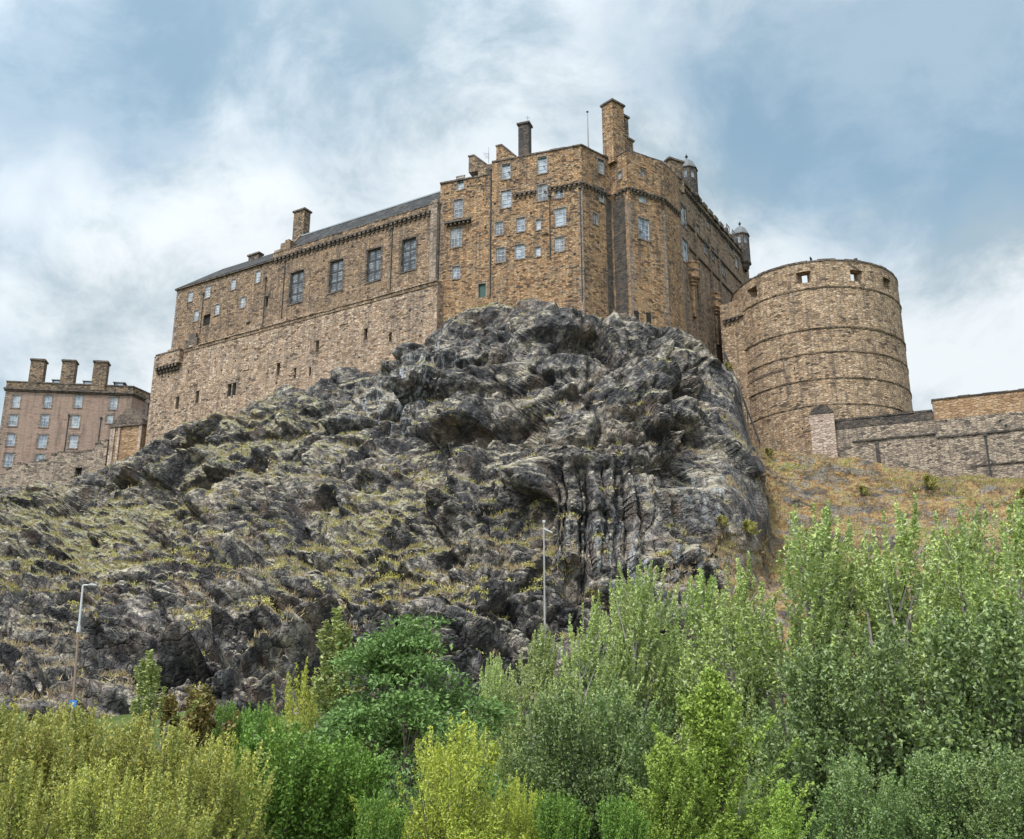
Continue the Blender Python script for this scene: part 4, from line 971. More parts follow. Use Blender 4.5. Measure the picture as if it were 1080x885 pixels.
for k, (px, lab) in enumerate(((903, 'little dark lamp fitting on round tower rim above third gun opening'), (928, 'small pale floodlight on round tower rim near its right edge'))):
    best = min(range(0, 900), key=lambda i: abs((lambda q: 540 + FPX * q.x / (q.y * CP + (q.z - EYE) * SP) - px)(Vector(TPT(TBASE + i * .0017, TZT, 13)))))
    q = TPT(TBASE + best * .0017, TZT + .28, 13); t = thing('floodlight', lab, 'floodlight')
    m = MB(); m.tube([q, (q[0], q[1], q[2] + .35)], .06, 6); m.build('bracket', M['iron'], t)
    m = MB(); m.lathe(q[0], q[1], [(.1, q[2] + .33), (.3, q[2] + .4), (.3, q[2] + .65), (0, q[2] + .75)], 8); m.build('lamp_housing', M['iron' if k == 0 else 'pole_grey'], t)

def build_forewalls():
    A0, A1 = (46.9, 155.0), (61.0, 149.6); B1 = (92, 137.8)
    t = thing('defence_wall', 'lower dark topped stone wall running right from round tower', 'wall')
    f = Fac(A0, A1); z1 = f.hit(935, 439)[1]; zs = f.hit(935, 463.5)[1]
    m = MB(); panel(m, f, 0, f.L - .01, 38, z1, [], n=0); back_block(m, f, 0, f.L - .01, 38, z1, 1.6); m.build('wall', M['stone_forewall'], t)
    rough_coping(f, t, 0, f.L - .1, z1 + .003, .3, -1.7, .12, 'stone_stain', 'coping', 5, .06, 1.2)
    rough_coping(f, t, 3.5, f.L - .1, zs, .22, -.1, .18, 'stone_stain', 'string_course', 6, .05, 1.2)
    m = MB(); m.fbox(f, 0, f.L - .05, z1 - 1.3, z1 - .01, -.1, .035); m.build('blackened_course', M['stone_stain'], t)
    u, z = f.hit(925, 470); m = MB(); m.fbox(f, u - .25, u + .25, 40, z + .6, -.05, .2); m.build('buttress_strip', M['stone_stain'], t)
    t = thing('defence_wall', 'taller stone wall with orange upper band at right frame edge', 'wall')
    f = Fac(A1, B1); z2 = f.hit(1030, 417.5)[1]; zm = f.hit(1030, 438.5)[1]; zs = f.hit(1030, 458.5)[1]; zl = f.hit(1030, 492)[1]
    m = MB(); panel(m, f, 0, f.L, 38, zm, [], n=0); back_block(m, f, 0, f.L, 38, z2, 1.6); m.build('wall', M['stone_forewall'], t)
    m = MB(); panel(m, f, 0, f.L, zm, z2, [], n=0); m.build('upper_band', M['stone_ochre'], t)
    rough_coping(f, t, -.1, f.L, z2 + .003, .26, -1.7, .14, 'stone_stain', 'coping', 15, .05, 1.3)
    rough_coping(f, t, 0, f.L, zs, .24, -.1, .18, 'stone_stain', 'string_course', 16, .05, 1.2)
    rough_coping(f, t, 4, f.L, zl, .2, -.1, .16, 'stone_stain', 'lower_string', 17, .05, 1.2)
    m = MB(); r = random.Random(3)
    for k in range(16): u = r.uniform(1, f.L - 1); z = r.uniform(zs, zm); m.fbox(f, u, u + .3, z, z + .3, -.05, .012)
    m.build_each('putlog_hole', M['void'], t)
    pipe(f, t, 1042, 458, 506, n=.25, r=.13, name='drainpipe')
    # pale rendered buttress
    t = thing('rendered_buttress', 'pale streaked square buttress at foot of round tower beside wall', 'buttress')
    q = at(868, 455, 154.2); f = Fac((q.x - 1.75, 154.7), (q.x + 1.75, 153.6)); z1 = f.hit(868, 436)[1]
    m = MB(); m.fbox(f, .1, f.L - .1, 38, z1, -2.5, 0); m.build('wall', M['stone_render'], t)
    m = MB(); z = z1
    for k in range(4): m.fbox(f, .1 + k * .22, f.L - .1 - k * .22, z + .002, z + .32, -2.5, .1 - k * .22); z += .32
    m.build('stone_cap', M['stone_stain'], t)
    # stair rail / downpipe line against the crag at left of the tower
    t = thing('iron_handrail', 'dark sloping iron rail running down between crag and round tower', 'handrail')
    pts = [at(764, 372, 157.5), at(776, 400, 157), at(788, 432, 156.3), at(801, 465, 155)]
    m = MB(); m.tube(pts, .16, 6); m.build('rail', M['iron'], t)
    for p in pts: 
        m = MB(); m.tube([p, (p.x, p.y + .1, p.z - 2.5)], .07, 5); m.build('rail_post', M['iron'], t)
build_forewalls()

def build_barracks():
    t = thing('barrack_building', 'pinkish stone four storey building with three big chimney stacks at left', 'building')
    a = at(2, 450, 214); b = at(134, 450, 217); f = Fac((a.x - .3, 214), (b.x + .3, 217.2)); L = f.L
    zc = f.hit(70, 413.5)[1]
    px = [(17, 423.5, 8.5, 13), (50.4, 423.5, 8, 13), (82.7, 423.5, 8, 13), (119.6, 425.5, 8, 13), (13.8, 443.2, 9, 12.5), (47, 443.7, 8.5, 13.5), (79.4, 444.6, 9, 13.5), (11.5, 463.8, 9, 13), (44.6, 465.4, 9.5, 14), (77.3, 465.8, 9, 14), (9, 485.3, 9, 14), (42, 486, 9, 14), (115.6, 442, 7, 9)]
    holes = [f.rect(*q) for q in px]
    side = Fac((f.p(L, 0)[0], f.p(L, 0)[1]), (f.p(L, 0)[0] + 7.5, f.p(L, 0)[1] + 17))
    m = MB(); panel(m, f, 0, L, 48, zc, holes, .45); panel(m, side, 0, side.L, 48, zc, []); back_block(m, f, 0, L, 48, zc - .1, 17); m.build('wall', M['stone_red'], t)
    for i, h in enumerate(holes):
        window(f, t, h, 3, 4, depth=.22, pane='pane_blue' if i % 3 else 'pane_pale', surround=.3)
    for ff in (f, side):
        m = MB(); m.fbox(ff, -.4, ff.L + .3, zc, zc + .35, -.6, .55); m.fbox(ff, -.3, ff.L + .2, zc - .3, zc - .002, -.05, .28); m.build('cornice', M['stone_dark'], t)
        m = MB(); m.fbox(ff, -.1, ff.L, zc + .352, zc + 1.7, -.55, .05); m.build('parapet', M['stone_palace_dark'], t)
        m = MB(); m.fbox(ff, -.2, ff.L + .1, zc + 1.702, zc + 1.95, -.65, .15); m.build('parapet_coping', M['stone_dark'], t)
    m = MB(); zr = zc + 3.1
    c = [f.p(.3, zc + 1.0, -.5), f.p(L - .3, zc + 1.0, -.5), (side.p(side.L, 0)[0], side.p(side.L, 0)[1], zc + 1.0), f.p(.3, zc + 1.0, -17)]
    d0, d1 = f.p(5, zr, -7), f.p(L - 4, zr, -7)
    m.face([c[0], c[1], d1, d0]); m.face([c[1], c[2], d1]); m.face([c[2], c[3], d0, d1]); m.face([c[3], c[0], d0]); m.build('roof', M['slate'], t)
    ang = math.atan2(f.U.y, f.U.x)
    for x0, x1, yt in ((33.5, 50, 380), (66.5, 82.5, 381), (99.5, 116, 382)):
        q = at((x0 + x1) / 2, yt, 216.8); w = (x1 - x0) * 216 / FPX * 1.0
        chimney(t, q.x, q.y, w - .3, 2.0, zc + .5, q.z, ang, 'stone_palace_dark', cap=.2)
    for x in (58.5, 91.5, 124):
        u, z = f.hit(x, 402); m = MB(); m.fbox(f, u - 1.1, u + 1.1, zc + 1.2, zc + 3.1, -4.5, -1.6); dm = m.build('dormer', M['slate'], t)
        m = MB(); m.fbox(f, u - .8, u + .8, zc + 1.9, zc + 2.9, -1.62, -1.55); m.build('dormer_window', M['pane_blue'], dm)
        m = MB(); m.fbox(f, u - 1.3, u + 1.3, zc + 3.102, zc + 3.25, -4.6, -1.4); m.build('dormer_roof', M['lead'], dm)
    for k in (0, 1):
        m = MB()
        for i in range(40): z = zc - 24 + i * .6; e = .5 if i % 2 else .8; m.fbox(f, *((-.03, e) if k == 0 else (L - e, L + .03)), z, z + .57, -.3, .04)
        m.build('quoin', M['dressed'], t)
    pipe(f, t, 70.3, 437, 478); pipe(f, t, 105, 440, 470)
build_barracks()

def build_outworks():
    t = thing('ruined_wall', 'broken rubble retaining wall below the pinkish building at left frame edge', 'wall')
    f = Fac(at(-60, 500, 206).xy, at(118, 500, 202).xy); m = MB(); r = random.Random(9)
    tops = [(-58, 522), (-20, 512), (0, 503), (6, 498), (13, 492), (30, 489), (51, 486), (54, 481), (60, 479), (66, 477), (97, 478), (100, 470), (106, 466), (114, 464)]
    pts = [f.hit(x, y) for x, y in tops]
    hole = f.rect(82.5, 498, 7, 10)
    m = MB()
    for (ua, za), (ub, zb) in zip(pts[:-1], pts[1:]):
        z = max(za, zb) if za > zb else za; z = (za + zb) / 2
        hh = [hole] if ua < hole[0] < ub else []
        panel(m, f, ua, ub, 44, z, hh, .8); m.quad(f.p(ua, z, 0), f.p(ub, z, 0), f.p(ub, z, -1.5), f.p(ua, z, -1.5))
        m.quad(f.p(ub, 44, 0), f.p(ub, 44, -1.5), f.p(ub, z, -1.5), f.p(ub, z, 0)); m.quad(f.p(ua, 44, -1.5), f.p(ua, 44, 0), f.p(ua, z, 0), f.p(ua, z, -1.5))
    back_fill(m, f, hole, .8); m.build('wall', M['stone_forewall'], t)
    m = MB(); a, b, c, d = hole; m.quad(f.p(a, c, -.75), f.p(b, c, -.75), f.p(b, d, -.75), f.p(a, d, -.75)); m.build('opening', M['void'], t)
    m = MB(); u = pts[0][0]
    for (ua, za), (ub, zb) in zip(pts[:-1], pts[1:]):
        u = ua
        while u < ub - .2: w = min(ub - u, r.uniform(.5, 1.1)); m.fbox(f, u, u + w - .03, (za + zb) / 2 + .003, (za + zb) / 2 + r.uniform(.15, .6), -1.3, r.uniform(-.1, .15)); u += w
    m.build('loose_coping', M['stone_dark'], t)
    t = thing('gate_tower', 'small ochre plastered tower with dark pitched top beside the pinkish building', 'tower')
    f = Fac(at(116, 470, 201).xy, at(148, 470, 199).xy); L = f.L; z1 = f.hit(130, 449)[1]; zp = f.hit(131, 432)[1]
    m = MB(); panel(m, f, 0, L, 44, z1, []); back_block(m, f, 0, L, 44, z1, 6); m.build('wall', M['stone_ochre'], t)
    for u0, u1 in ((-.05, .9), (L - .5, L + .05), (1.6, 2.1)): strip(f, t, u0, u1, 46, z1 - .4, -.1, .25, 'stone_render', 'buttress_strip')
    m = MB(); fr = [(-.3, z1 + .002), (L + .3, z1 + .002), (L + .1, z1 + 1), (L * .62, zp), (L * .4, zp - .1), (0, z1 + .8)]
    m.face([f.p(u, z, .2) for u, z in fr]); m.face([f.p(u, z, -6) for u, z in reversed(fr)])
    for (ua, za), (ub, zb) in zip(fr, fr[1:] + fr[:1]): m.quad(f.p(ua, za, .2), f.p(ua, za, -6), f.p(ub, zb, -6), f.p(ub, zb, .2))
    m.build('gable', M['stone_dark'], t); strip(f, t, -.4, L + .4, z1 - .3, z1, -.1, .4, 'stone_dark', 'string_course')
build_outworks()

# ------------------------------------------------------------------ plants
def unit(v): return v / (np.linalg.norm(v, axis=-1, keepdims=True) + 1e-9)
def leaf_quads(c, axis, L, Wd, rng, up=.6, droop=.0, jit=.5):
    n = len(c)
    a = unit(axis + rng.normal(size=(n, 3)) * jit + np.array([0, 0, -droop]))
    nr = unit(rng.normal(size=(n, 3)) + np.array([0, 0, up * 2]))
    s = unit(np.cross(a, nr)); nr = np.cross(s, a)
    k = rng.uniform(.7, 1.25, (n, 1)); l = L * k; w = Wd * k
    V = np.stack([c - a * l * .5, c + s * w * .5 + nr * w * .15 - a * l * .05, c + a * l * .5 - nr * w * .1, c - s * w * .5 + nr * w * .15 - a * l * .05], 1).reshape(-1, 3)
    return V
def sprays(base, tip, n, rad0, rad1, rng, curve, t0=.08):
    """leaf centres along many curved shoots; returns centres, local shoot direction, shoot index"""
    m = len(base); t = rng.uniform(t0, 1, (m, n)) ** .85
    ctrl = base * .45 + tip * .55 + curve
    p = ((1 - t) ** 2)[..., None] * base[:, None] + (2 * t * (1 - t))[..., None] * ctrl[:, None] + (t ** 2)[..., None] * tip[:, None]
    d = (2 * (1 - t))[..., None] * (ctrl - base)[:, None] + (2 * t)[..., None] * (tip - ctrl)[:, None]
    r = rad0 * (1 - t) + rad1 * t
    off = unit(rng.normal(size=(m, n, 3))) * (rng.uniform(.15, 1, (m, n)) * r)[..., None]
    return (p + off).reshape(-1, 3), unit(unit(d) + off * 1.2 / (rad0 + .01)).reshape(-1, 3), np.repeat(np.arange(m), n)
def env_points(H, R, N, rng, zlo, zmid, power=.5, asym=.25, clump=.90):
    """shoot tips spread through an uneven crown envelope"""
    h = rng.uniform(zlo, 1, N) ** .9; th = rng.uniform(0, 2 * np.pi, N)
    e = np.where(h > zmid, np.sqrt(np.clip(1 - ((h - zmid) / (1 - zmid)) ** 2, 0, 1)), np.sqrt(np.clip(1 - ((zmid - h) / (zmid * 1.15)) ** 2, 0, 1)))
    lob = 1 + asym * np.sin(th * 2 + rng.uniform(0, 6)) * np.sin(h * 9 + rng.uniform(0, 6)) + asym * .6 * np.sin(th * 5 + h * 7)
    r = R * e * lob * rng.uniform(.12, 1, N) ** power
    p = np.stack([r * np.cos(th), r * np.sin(th), h * H], 1)
    k = max(6, N // 15); cl = p[rng.integers(0, N, N) % k]                # shoots gather into boughs with gaps between
    q = cl + rng.normal(size=(N, 3)) * np.array([R * .12, R * .12, H * .036])
    return np.where((rng.random(N) < clump)[:, None], q, p)
def make_plant(kind, H, R, seed, N, n, L, Wd, mat, bark='bark', lean=(0, 0), up=.6):
    rng = np.random.default_rng(seed); root = bpy.data.objects.new('plant', None); C.objects.link(root); root.empty_display_size = .4
    if kind == 'upright':      # ascending wands
        tip = env_points(H, R, N, rng, .16, .42); b = tip.copy(); b[:, :2] *= .32; b[:, 2] -= H * rng.uniform(.12, .22, N); b[:, 2] = np.maximum(b[:, 2], .05 * H)
        out = tip - b; curve = np.stack([out[:, 0] * .35, out[:, 1] * .35, -.12 * out[:, 2]], 1)
        tip[:, 2] += rng.uniform(0, .06, N) * H
        c, d, ix = sprays(b, tip, n, .20 * R * .5, .03, rng, curve); droop = .15; jit = .8
    elif kind == 'cone':       # one leader, short rising side shoots
        h = rng.uniform(.08, 1, N) ** 1.1; th = rng.uniform(0, 2 * np.pi, N); r = R * (1 - h) ** .75 * rng.uniform(.2, 1.15, N) * (1 + .3 * np.sin(3 * th + 8 * h)) + .04 * R
        tip = np.stack([r * np.cos(th), r * np.sin(th), h * H * .92 + r * .55 + .06 * H], 1); b = np.stack([r * .12 * np.cos(th), r * .12 * np.sin(th), h * H * .8 - r * .1], 1)
        c, d, ix = sprays(b, tip, n, .15 * R, .05 * R, rng, np.zeros((N, 3))); droop = .1; jit = .7
    elif kind == 'layered':    # flat pads of large leaves
        tip = env_points(H, R, N, rng, .14, .5, .35); q = rng.normal(size=(N, n, 3)) * np.array([.24, .24, .06]) * R * .55
        o = unit(tip - np.array([0, 0, H * .35])); q[..., 2] -= (q[..., :2] * o[:, None, :2]).sum(-1) * .55
        c = (tip[:, None] + q).reshape(-1, 3); d = unit(np.concatenate([q[..., :2].reshape(-1, 2), np.full((N * n, 1), -.02)], 1) + np.repeat(o, n, 0) * .3 * R); ix = np.repeat(np.arange(N), n); b = tip * np.array([.25, .25, .8]); droop = .45; jit = .5
    else:                      # bush: wands fanning out from the ground
        tip = env_points(H, R, N, rng, .12, .34, .4); b = tip * np.array([.35, .35, .35]); b[:, 2] = np.maximum(b[:, 2], .02 * H)
        out = tip - b; curve = np.stack([out[:, 0] * .2, out[:, 1] * .2, .1 * out[:, 2]], 1)
        tip[:, 2] += rng.uniform(0, .10, N) ** 2 * H * 4
        c, d, ix = sprays(b, tip, n, .19 * R, .03, rng, curve); droop = .1; jit = .85
    hz = np.clip(c[:, 2] / H, 0, 1)[:, None]
    sh = np.array([lean[0], lean[1], 0]) * hz ** 1.5 * H
    V = leaf_quads(c + sh, d, L, Wd, rng, up, droop, jit)
    tint = np.clip(rng.normal(.5, .17, N)[ix] + rng.normal(0, .16, len(c)) + (hz[:, 0] - .5) * .25, 0, 1)
    F = np.arange(len(V)).reshape(-1, 4)
    cr = mesh_np('crown', V, F, M[mat], root, {'tint': np.repeat(tint, 4)})
    m = MB(); r = random.Random(seed); st = 1 if kind in ('cone', 'layered') else (3 if kind == 'upright' else 6)
    for k in range(st):
        a = r.uniform(0, 6.28); e = R * (.12 if st == 1 else .38); hh = H * (.9 if kind == 'cone' else r.uniform(.55, .8)); rr = max(.012, H * (.014 if st < 4 else .008))
        m.tube([(0 + .02 * k * math.cos(a), .02 * k * math.sin(a), -.3), (e * .3 * math.cos(a), e * .3 * math.sin(a), hh * .35), (e * .7 * math.cos(a) + lean[0] * hh * .4, e * .7 * math.sin(a), hh * .7), (e * math.cos(a) + lean[0] * hh, e * math.sin(a), hh)], [rr, rr * .8, rr * .5, rr * .2], 6)
    for i in rng.choice(N, min(N, 40), replace=False):                 # limbs reach out to the shoots
        q = b[i]; s0 = np.array([q[0] * .1, q[1] * .1, max(.05, q[2] - math.hypot(q[0], q[1]) * .9 - .1 * H)]); s1 = tip[i] * .75 + b[i] * .25
        k0, k1, k2 = [np.array([lean[0], lean[1], 0]) * (max(x[2], 0) / H) ** 1.5 * H for x in (s0, q, s1)]
        m.tube([tuple(s0 + k0), tuple(q + k1), tuple(s1 + k2)], [H * .005, H * .0035, H * .0015], 4)
    m.build('trunk', M[bark], root, smooth=True)
    return root
PROTO = {}
def proto(key, *a, **k): PROTO[key] = [make_plant(*a, **k), False, a[1], a[2]]
proto('silver0', 'upright', 8.0, 2.2, 1, 330, 120, .115, .050, 'leaf_silver', 'bark_pale', lean=(.12, 0))
proto('silver1', 'upright', 8.0, 2.2, 2, 330, 120, .115, .050, 'leaf_silver', 'bark_pale', lean=(.16, 0))
proto('silver2', 'upright', 8.0, 2.0, 3, 300, 120, .12, .052, 'leaf_silver', 'bark_pale', lean=(.08, .03))
proto('dark0', 'bush', 4.6, 2.0, 4, 320, 95, .10, .060, 'leaf_dark', lean=(.05, 0))
proto('dark1', 'bush', 4.6, 2.0, 5, 320, 95, .10, .060, 'leaf_dark', lean=(0, 0))
proto('cone', 'cone', 3.4, 1.2, 6, 150, 230, .060, .036, 'leaf_bright')
proto('chest', 'layered', 4.5, 1.6, 7, 480, 56, .105, .055, 'leaf_chestnut')
proto('yellow', 'bush', 2.2, 1.25, 8, 260, 140, .05, .020, 'leaf_yellow')
proto('green', 'bush', 2.4, 1.15, 9, 260, 100, .06, .034, 'leaf_green')
proto('hedge0', 'bush', 2.5, .85, 10, 300, 120, .048, .018, 'leaf_hedge')
proto('hedge1', 'bush', 2.5, .85, 11, 300, 120, .048, .018, 'leaf_hedge')
proto('feather', 'upright', 5.5, .9, 12, 110, 90, .10, .040, 'leaf_feather', 'bark_pale', lean=(.03, 0))
proto('rust', 'bush', 3.0, .9, 13, 110, 70, .12, .06, 'leaf_rust')
proto('ledge', 'bush', 1.1, .9, 14, 70, 40, .16, .07, 'leaf_ledge')
def place(key, name, label, cat, group, px, pyt, Y, width=1.0, rz=None, ground=None):
    """stand a plant on the ground where its top meets the given height in the view"""
    P = PROTO[key]; src, used, H, R = P
    if used:
        o = src.copy(); C.objects.link(o)
        for ch in src.children:
            c = ch.copy(); C.objects.link(c); c.parent = o
    else: o = src; P[1] = True
    o.name = name; top = at(px, pyt, Y); g = ground_h(Y) if ground is None else ground
    s = (top.z - g) / H; o.location = (at(px, (pyt + 885) / 2 if ground is None else pyt, Y).x, Y, g); o.scale = (s * width, s * width, s)
    o.rotation_euler = (0, 0, random.uniform(-.5, .5) if rz is None else rz)
    tag(o, label, cat, group); return o
GS_ = 'silver green trees massed on the right'
for i, (px, py, Y, w, lab) in enumerate((
        (505, 700, 33, .75, 'thin silver green tree just right of the dark layered chestnut'),
        (548, 668, 32, .8, 'slender silver green tree left of the white mast'),
        (606, 640, 30, .85, 'silver green tree standing in front of the foot of the white mast'),
        (655, 606, 32, .9, 'silver green tree with spiky top below the dark columnar cliff'),
        (712, 612, 33, .9, 'silver green tree behind the bright green conical tree'),
        (768, 600, 31, .9, 'silver green tree under the yellow grassy patch of the rock'),
        (838, 556, 30, 1.0, 'tall silver green tree whose tip crosses the grass bank left of centre'),
        (890, 585, 33, .9, 'lower silver green tree in the dip between two taller ones'),
        (946, 541, 29, 1.0, 'tall silver green tree in front of the bank below the stone wall'),
        (1004, 552, 32, .95, 'silver green tree between the tall one and the edge tree'),
        (1058, 532, 28, 1.0, 'tallest silver green tree at the right edge of the photo'),
        (1120, 528, 30, 1.0, 'silver green tree cut off by the right frame edge'))):
    place('silver%d' % (i % 3), 'poplar_tree', lab, 'tree', GS_, px, py, Y, w * 1.22)
for i, (px, py, Y, w, lab) in enumerate((
        (585, 735, 25, .85, 'dark green leafy shrub under the thin silver trees right of chestnut'),
        (650, 725, 26, .9, 'dark green leafy shrub left of the bright conical tree'),
        (860, 690, 24, .95, 'dark green leafy shrub right of the bright conical tree'),
        (950, 668, 23, 1.0, 'large dark green leafy shrub in the middle of the right thicket'),
        (1040, 650, 22, 1.0, 'dark green leafy shrub with shadowy hollow at right edge'),
        (905, 800, 17, .95, 'low dark green shrub at the bottom edge right of the conical tree'),
        (985, 795, 17.5, 1.0, 'low dark green shrub at bottom right between two others'),
        (1065, 790, 17, 1.0, 'low dark green shrub in the bottom right corner'))):
    place('dark%d' % (i % 2), 'leafy_shrub', lab, 'shrub', 'dark green shrubs in the right thicket', px, py, Y, w * 1.15)
place('cone', 'conical_tree', 'bright lime green conical young tree in the foreground', 'tree', 'lime green saplings in front', 755, 702, 17, 1.1)
place('cone', 'conical_tree', 'small lime green sapling left of the tall conical one', 'tree', 'lime green saplings in front', 700, 772, 16.5, 1.0)
place('cone', 'conical_tree', 'small lime green sapling at bottom right of the tall conical one', 'tree', 'lime green saplings in front', 828, 822, 15, .9)
place('chest', 'chestnut_tree', 'rounded deep green tree with layered drooping leaves left of centre', 'tree', None, 428, 671, 22, 1.0)
GY = 'yellow green bushes along the bottom'
for px, py, Y, w, lab in ((468, 765, 15, 1.0, 'bright yellow green bush below the layered chestnut'), (540, 822, 15.5, .8, 'low yellow green bush right of the brightest yellow one'), (318, 708, 26, .75, 'yellow green bush left of the layered chestnut against the rock')):
    place('yellow', 'yellow_bush', lab, 'bush', GY, px, py, Y, w)
GG = 'vivid green bushes along the bottom'
for px, py, Y, w, lab in ((300, 768, 16, 1.1, 'vivid green rounded bush right of the yellow willow hedge'), (362, 780, 17, 1.0, 'vivid green bush below the layered chestnut tree'), (398, 838, 14, .8, 'low vivid green bush at bottom left of the yellow bush'), (590, 838, 15, .9, 'low green bush at bottom centre'), (655, 842, 14.5, .8, 'low green bush at bottom left of the conical tree'), (272, 745, 30, .7, 'small green bush in the gap right of the hedge top')):
    place('green', 'green_bush', lab, 'bush', GG, px, py, Y, w)
GW = 'yellow willow hedge on the left'
hed = ((-40, 740, 14.5), (12, 740, 14), (58, 748, 14.6), (100, 744, 14), (146, 756, 14.4), (192, 764, 14), (232, 778, 14.8), (30, 800, 12), (105, 805, 12), (180, 812, 12))
hl = ('yellow green willow shrub cut off by the left frame edge', 'yellow green willow shrub at the left end of the hedge', 'yellow green willow shrub in the hedge left of the blue sign', 'yellow green willow shrub in the hedge right below the leaning lamp post', 'yellow green willow shrub in the middle of the hedge', 'golden willow shrub towards the right end of the hedge', 'golden willow shrub ending the hedge beside the vivid green bush', 'lower front willow shrub in the bottom left corner', 'lower front willow shrub at the bottom middle of the hedge', 'lower front golden willow shrub at the bottom right of the hedge')
for i, ((px, py, Y), lab) in enumerate(zip(hed, hl)): place('hedge%d' % (i % 2), 'willow_shrub', lab, 'shrub', GW, px, py, Y, 1.05)
place('feather', 'sapling', 'tall pale feathery sapling rising left of the layered chestnut', 'sapling', 'feathery saplings before the rock', 352, 662, 24, 1.9)
place('feather', 'sapling', 'pale feathery sapling above the yellow hedge in front of dark rock', 'sapling', 'feathery saplings before the rock', 153, 700, 34, 1.9)
place('rust', 'rusty_shrub', 'reddish brown shrub between the feathery sapling and the rail', 'shrub', None, 196, 724, 36, 1.5)
place('green', 'green_bush', 'small green bush in front of the timber rail', 'bush', GG, 236, 742, 38, .7)
def near_rock(px, py):
    """point of the rock surface seen at the given place"""
    V = ROCKV['V']; dep = V[:, 1] * CP + (V[:, 2] - EYE) * SP
    qx = 540 + FPX * V[:, 0] / dep; qy = 442.5 - FPX * (-V[:, 1] * SP + (V[:, 2] - EYE) * CP) / dep
    m = (np.abs(qx - px) < 3) & (np.abs(qy - py) < 3) & (dep > 20)
    if not m.any(): m = (np.abs(qx - px) < 8) & (np.abs(qy - py) < 8)
    i = np.where(m)[0]; return V[i[np.argmin(dep[i])]]
for px, py, s, lab in ((975, 514, 2.1, 'bright green bush on the turf bank below the stone wall'), (1076, 531, 2.4, 'bright green bush on the turf bank at the right frame edge'), (907, 520, 1.5, 'small olive bush on the turf bank below the pale buttress'), (790, 562, 1.6, 'yellow green clump on the turf beside the crag'), (762, 553, 1.2, 'small yellow clump at the edge of the crag'), (812, 478, 1.3, 'green clump at the foot of round tower beside the iron rail'), (768, 388, 1.2, 'green clump high on the crag beside the palace')):
    P = PROTO['ledge']; q = near_rock(px, py)
    if P[1]:
        o = P[0].copy(); C.objects.link(o)
        for ch in P[0].children: c = ch.copy(); C.objects.link(c); c.parent = o
    else: o = P[0]; P[1] = True
    o.name = 'ledge_bush'; o.location = (q[0], q[1] - .2, q[2] - .2); o.scale = (s, s, s); tag(o, lab, 'bush', 'bushes on the rock and turf bank')

def tufts():
    rng = np.random.default_rng(21); R = ROCKV; V, Nn = R['V'], R['N']
    nz = np.abs(Nn[:, 2]); ok = (R['GS'] > 1.0) & (R['GS'] < 7.1) & (R['GX'] > -15) & (R['GX'] < 1100)
    pr = sst(nz, .45, .85) * sst(fbm(V, 7, 3, off=5) + .55 * R['veg'] + .25 * R['bank'], .06, .26) * ok
    pr = pr * (1 - .2 * R['bank']) + .55 * np.exp(-((R['GS'] - 6.93) / .06) ** 2) * ok
    def grow(name, count, rngk, L, Wd, mat, prob, blades, lab=None):
        i = rngk.choice(len(V), count, p=prob / prob.sum()); c = V[i] + rngk.normal(size=(count, 3)) * .06
        c = np.repeat(c, blades, 0) + rngk.normal(size=(count * blades, 3)) * np.array([.13, .13, .02])
        ax = unit(rngk.normal(size=(len(c), 3)) * .55 + np.array([0, -.15, 1.0])); l = L * rngk.uniform(.5, 1.3, (len(c), 1)); s = unit(np.cross(ax, rngk.normal(size=(len(c), 3)))) * Wd
        Q = np.stack([c - s, c + s, c + ax * l + s * .25, c + ax * l - s * .25], 1).reshape(-1, 3)
        t = np.repeat(np.clip(rngk.normal(.5, .22, count), 0, 1), blades)
        o = mesh_np(name, Q, np.arange(len(Q)).reshape(-1, 4), M[mat], attrs={'tint': np.repeat(t, 4)}); o['kind'] = 'stuff'; return o
    grow('dry_grass', 14000, rng, .42, .030, 'leaf_dry', pr, 7)
    pg = pr * sst(fbm(V, 9, 3, off=15) + .7 * R['veg'], .10, .34)
    grow('green_grass', 9000, rng, .36, .035, 'leaf_ledge', pg, 7)
    # yellow herb cushions strewn over the ledges
    ph = sst(nz, .3, .7) * ok * (1 - R['bank']) * sst(fbm(V, 3.0, 2, off=44), .12, .3) * (np.exp(-((R['GX'] - 340) / 170) ** 2) + .15) * np.exp(-((R['GS'] - 4.0) / 1.4) ** 2)
    i = rng.choice(len(V), 560, p=ph / ph.sum()); n = 34
    c = np.repeat(V[i] + np.array([0, -.1, .1]), n, 0) + rng.normal(size=(560 * n, 3)) * np.array([.24, .24, .13])
    Q = leaf_quads(c, rng.normal(size=(len(c), 3)), .17, .09, rng, .8)
    o = mesh_np('yellow_herbs', Q, np.arange(len(Q)).reshape(-1, 4), M['leaf_herb'], attrs={'tint': np.repeat(np.clip(np.repeat(rng.normal(.6, .2, 560), n), 0, 1), 4)}); o['kind'] = 'stuff'
tufts()

# ------------------------------------------------------------------ masts, sign, rail at the foot of the rock
t = thing('mast', 'slim white mast with small side arm standing before the middle of the crag', 'mast')
a = at(575, 700, 58); b = at(574.5, 551, 58); m = MB(); mid = a.lerp(b, .45)
m.tube([(a.x, a.y, ground_h(58) - .2), (a.x, a.y, mid.z)], .055, 8); m.build('lower_pole', M['pole_grey'], t)
m = MB(); m.tube([(a.x, a.y, mid.z), (a.x, a.y, b.z)], [.05, .04], 8); m.build('upper_pole', M['pole_grey'], t)
m = MB(); m.tube([(a.x, a.y, b.z - .35), (a.x + .45, a.y - .1, b.z - .6)], .045, 6); m.fbox(Fac((a.x - .07, a.y - .07), (a.x + .07, a.y - .07)), 0, .14, b.z - .02, b.z + .12, -.2, 0); m.build_each('arm', M['pole_white'], t, 8)
t = thing('lamp_post', 'leaning lamp post, white above and brown below, at left in front of the rock', 'lamp post')
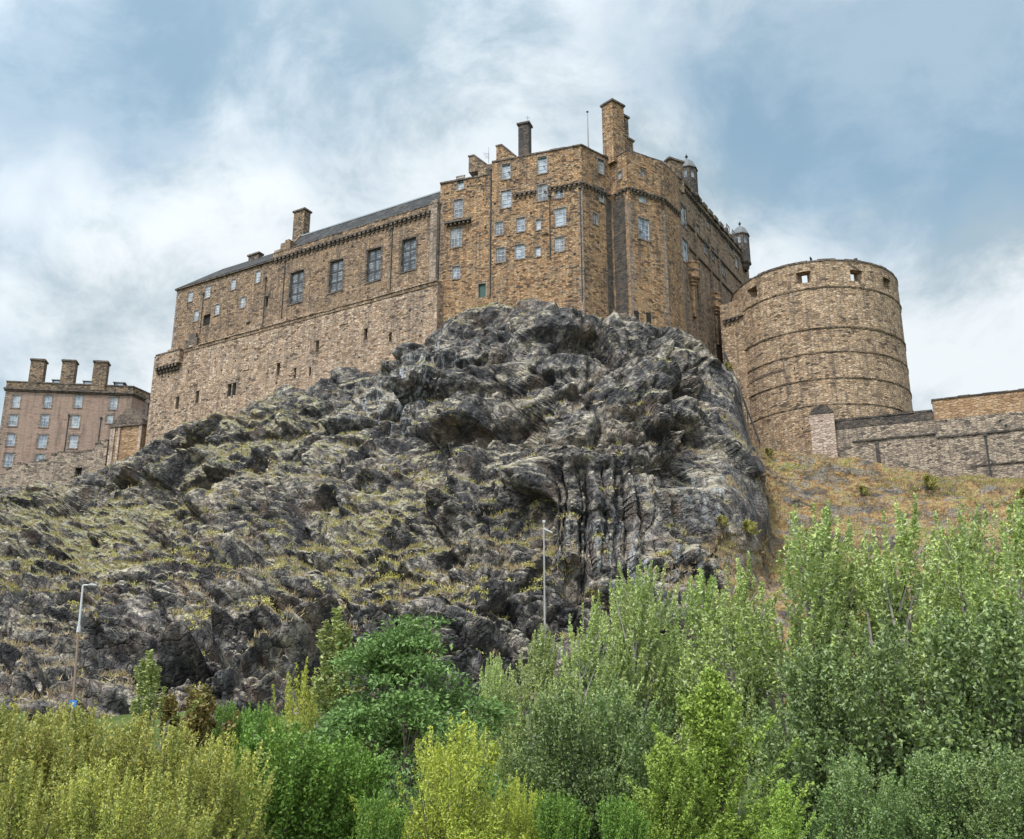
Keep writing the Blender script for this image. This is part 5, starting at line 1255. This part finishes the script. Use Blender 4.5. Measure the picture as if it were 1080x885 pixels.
Y = 46; a = at(75.5, 758, Y); j = at(83, 664, Y); b = at(87.5, 617.5, Y)
m = MB(); m.tube([(a.x, a.y, ground_h(Y) - .2), a, j], [.06, .055, .05], 8); m.build('lower_pole', M['pole_brown'], t)
m = MB(); m.tube([j, b], [.05, .042], 8); m.build('upper_pole', M['pole_white'], t)
m = MB(); m.lathe(j.x, j.y, [(.0, j.z - .12), (.09, j.z - .12), (.09, j.z + .14), (0, j.z + .15)], 8); m.build('collar', M['pole_white'], t)
m = MB(); m.tube([b, (b.x + .25, b.y, b.z + .02)], .035, 6); arm = m.build('lamp_arm', M['pole_white'], t)
m = MB(); m.tube([(b.x + .2, b.y, b.z + .02), (b.x + .35, b.y, b.z + .02), (b.x + .55, b.y, b.z - .01), (b.x + .62, b.y, b.z - .02)], [.03, .075, .07, .02], 8); m.build('lamp_head', M['pole_grey'], arm)
t = thing('blue_sign', 'small blue square sign with white mark at foot of leaning lamp post', 'sign')
f = Fac(at(72.5, 743, 45.6).xy, at(80.5, 743, 45.6).xy); z0 = at(76, 747, 45.6).z; z1 = at(76, 738.5, 45.6).z
m = MB(); m.fbox(f, 0, f.L, z0, z1, -.03, 0); m.build('board', M['sign_blue'], t)
m = MB(); m.fbox(f, f.L * .3, f.L * .7, z0 + (z1 - z0) * .45, z0 + (z1 - z0) * .75, -.01, .006); m.build('mark', M['pole_white'], t)
m = MB(); m.tube([f.p(f.L / 2, z0 - 2.2, -.06), f.p(f.L / 2, z1, -.06)], .03, 6); m.build('post', M['pole_grey'], t)
t = thing('timber_rail', 'weathered grey timber rail along the path at foot of the rock', 'rail')
f = Fac(at(196, 766, 41).xy, at(292, 761, 41).xy); z = at(244, 764, 41).z
for k in range(6):
    u = f.L * k / 5; m = MB(); m.fbox(f, u - .07, u + .07, z - 1.1, z + .1, -.14, 0); m.build('rail_post', M['timber'], t)
for dz in (0, -.42): m = MB(); m.fbox(f, -.1, f.L + .1, z + dz - .08, z + dz + .06, .003, .06); m.build('rail', M['timber'], t)
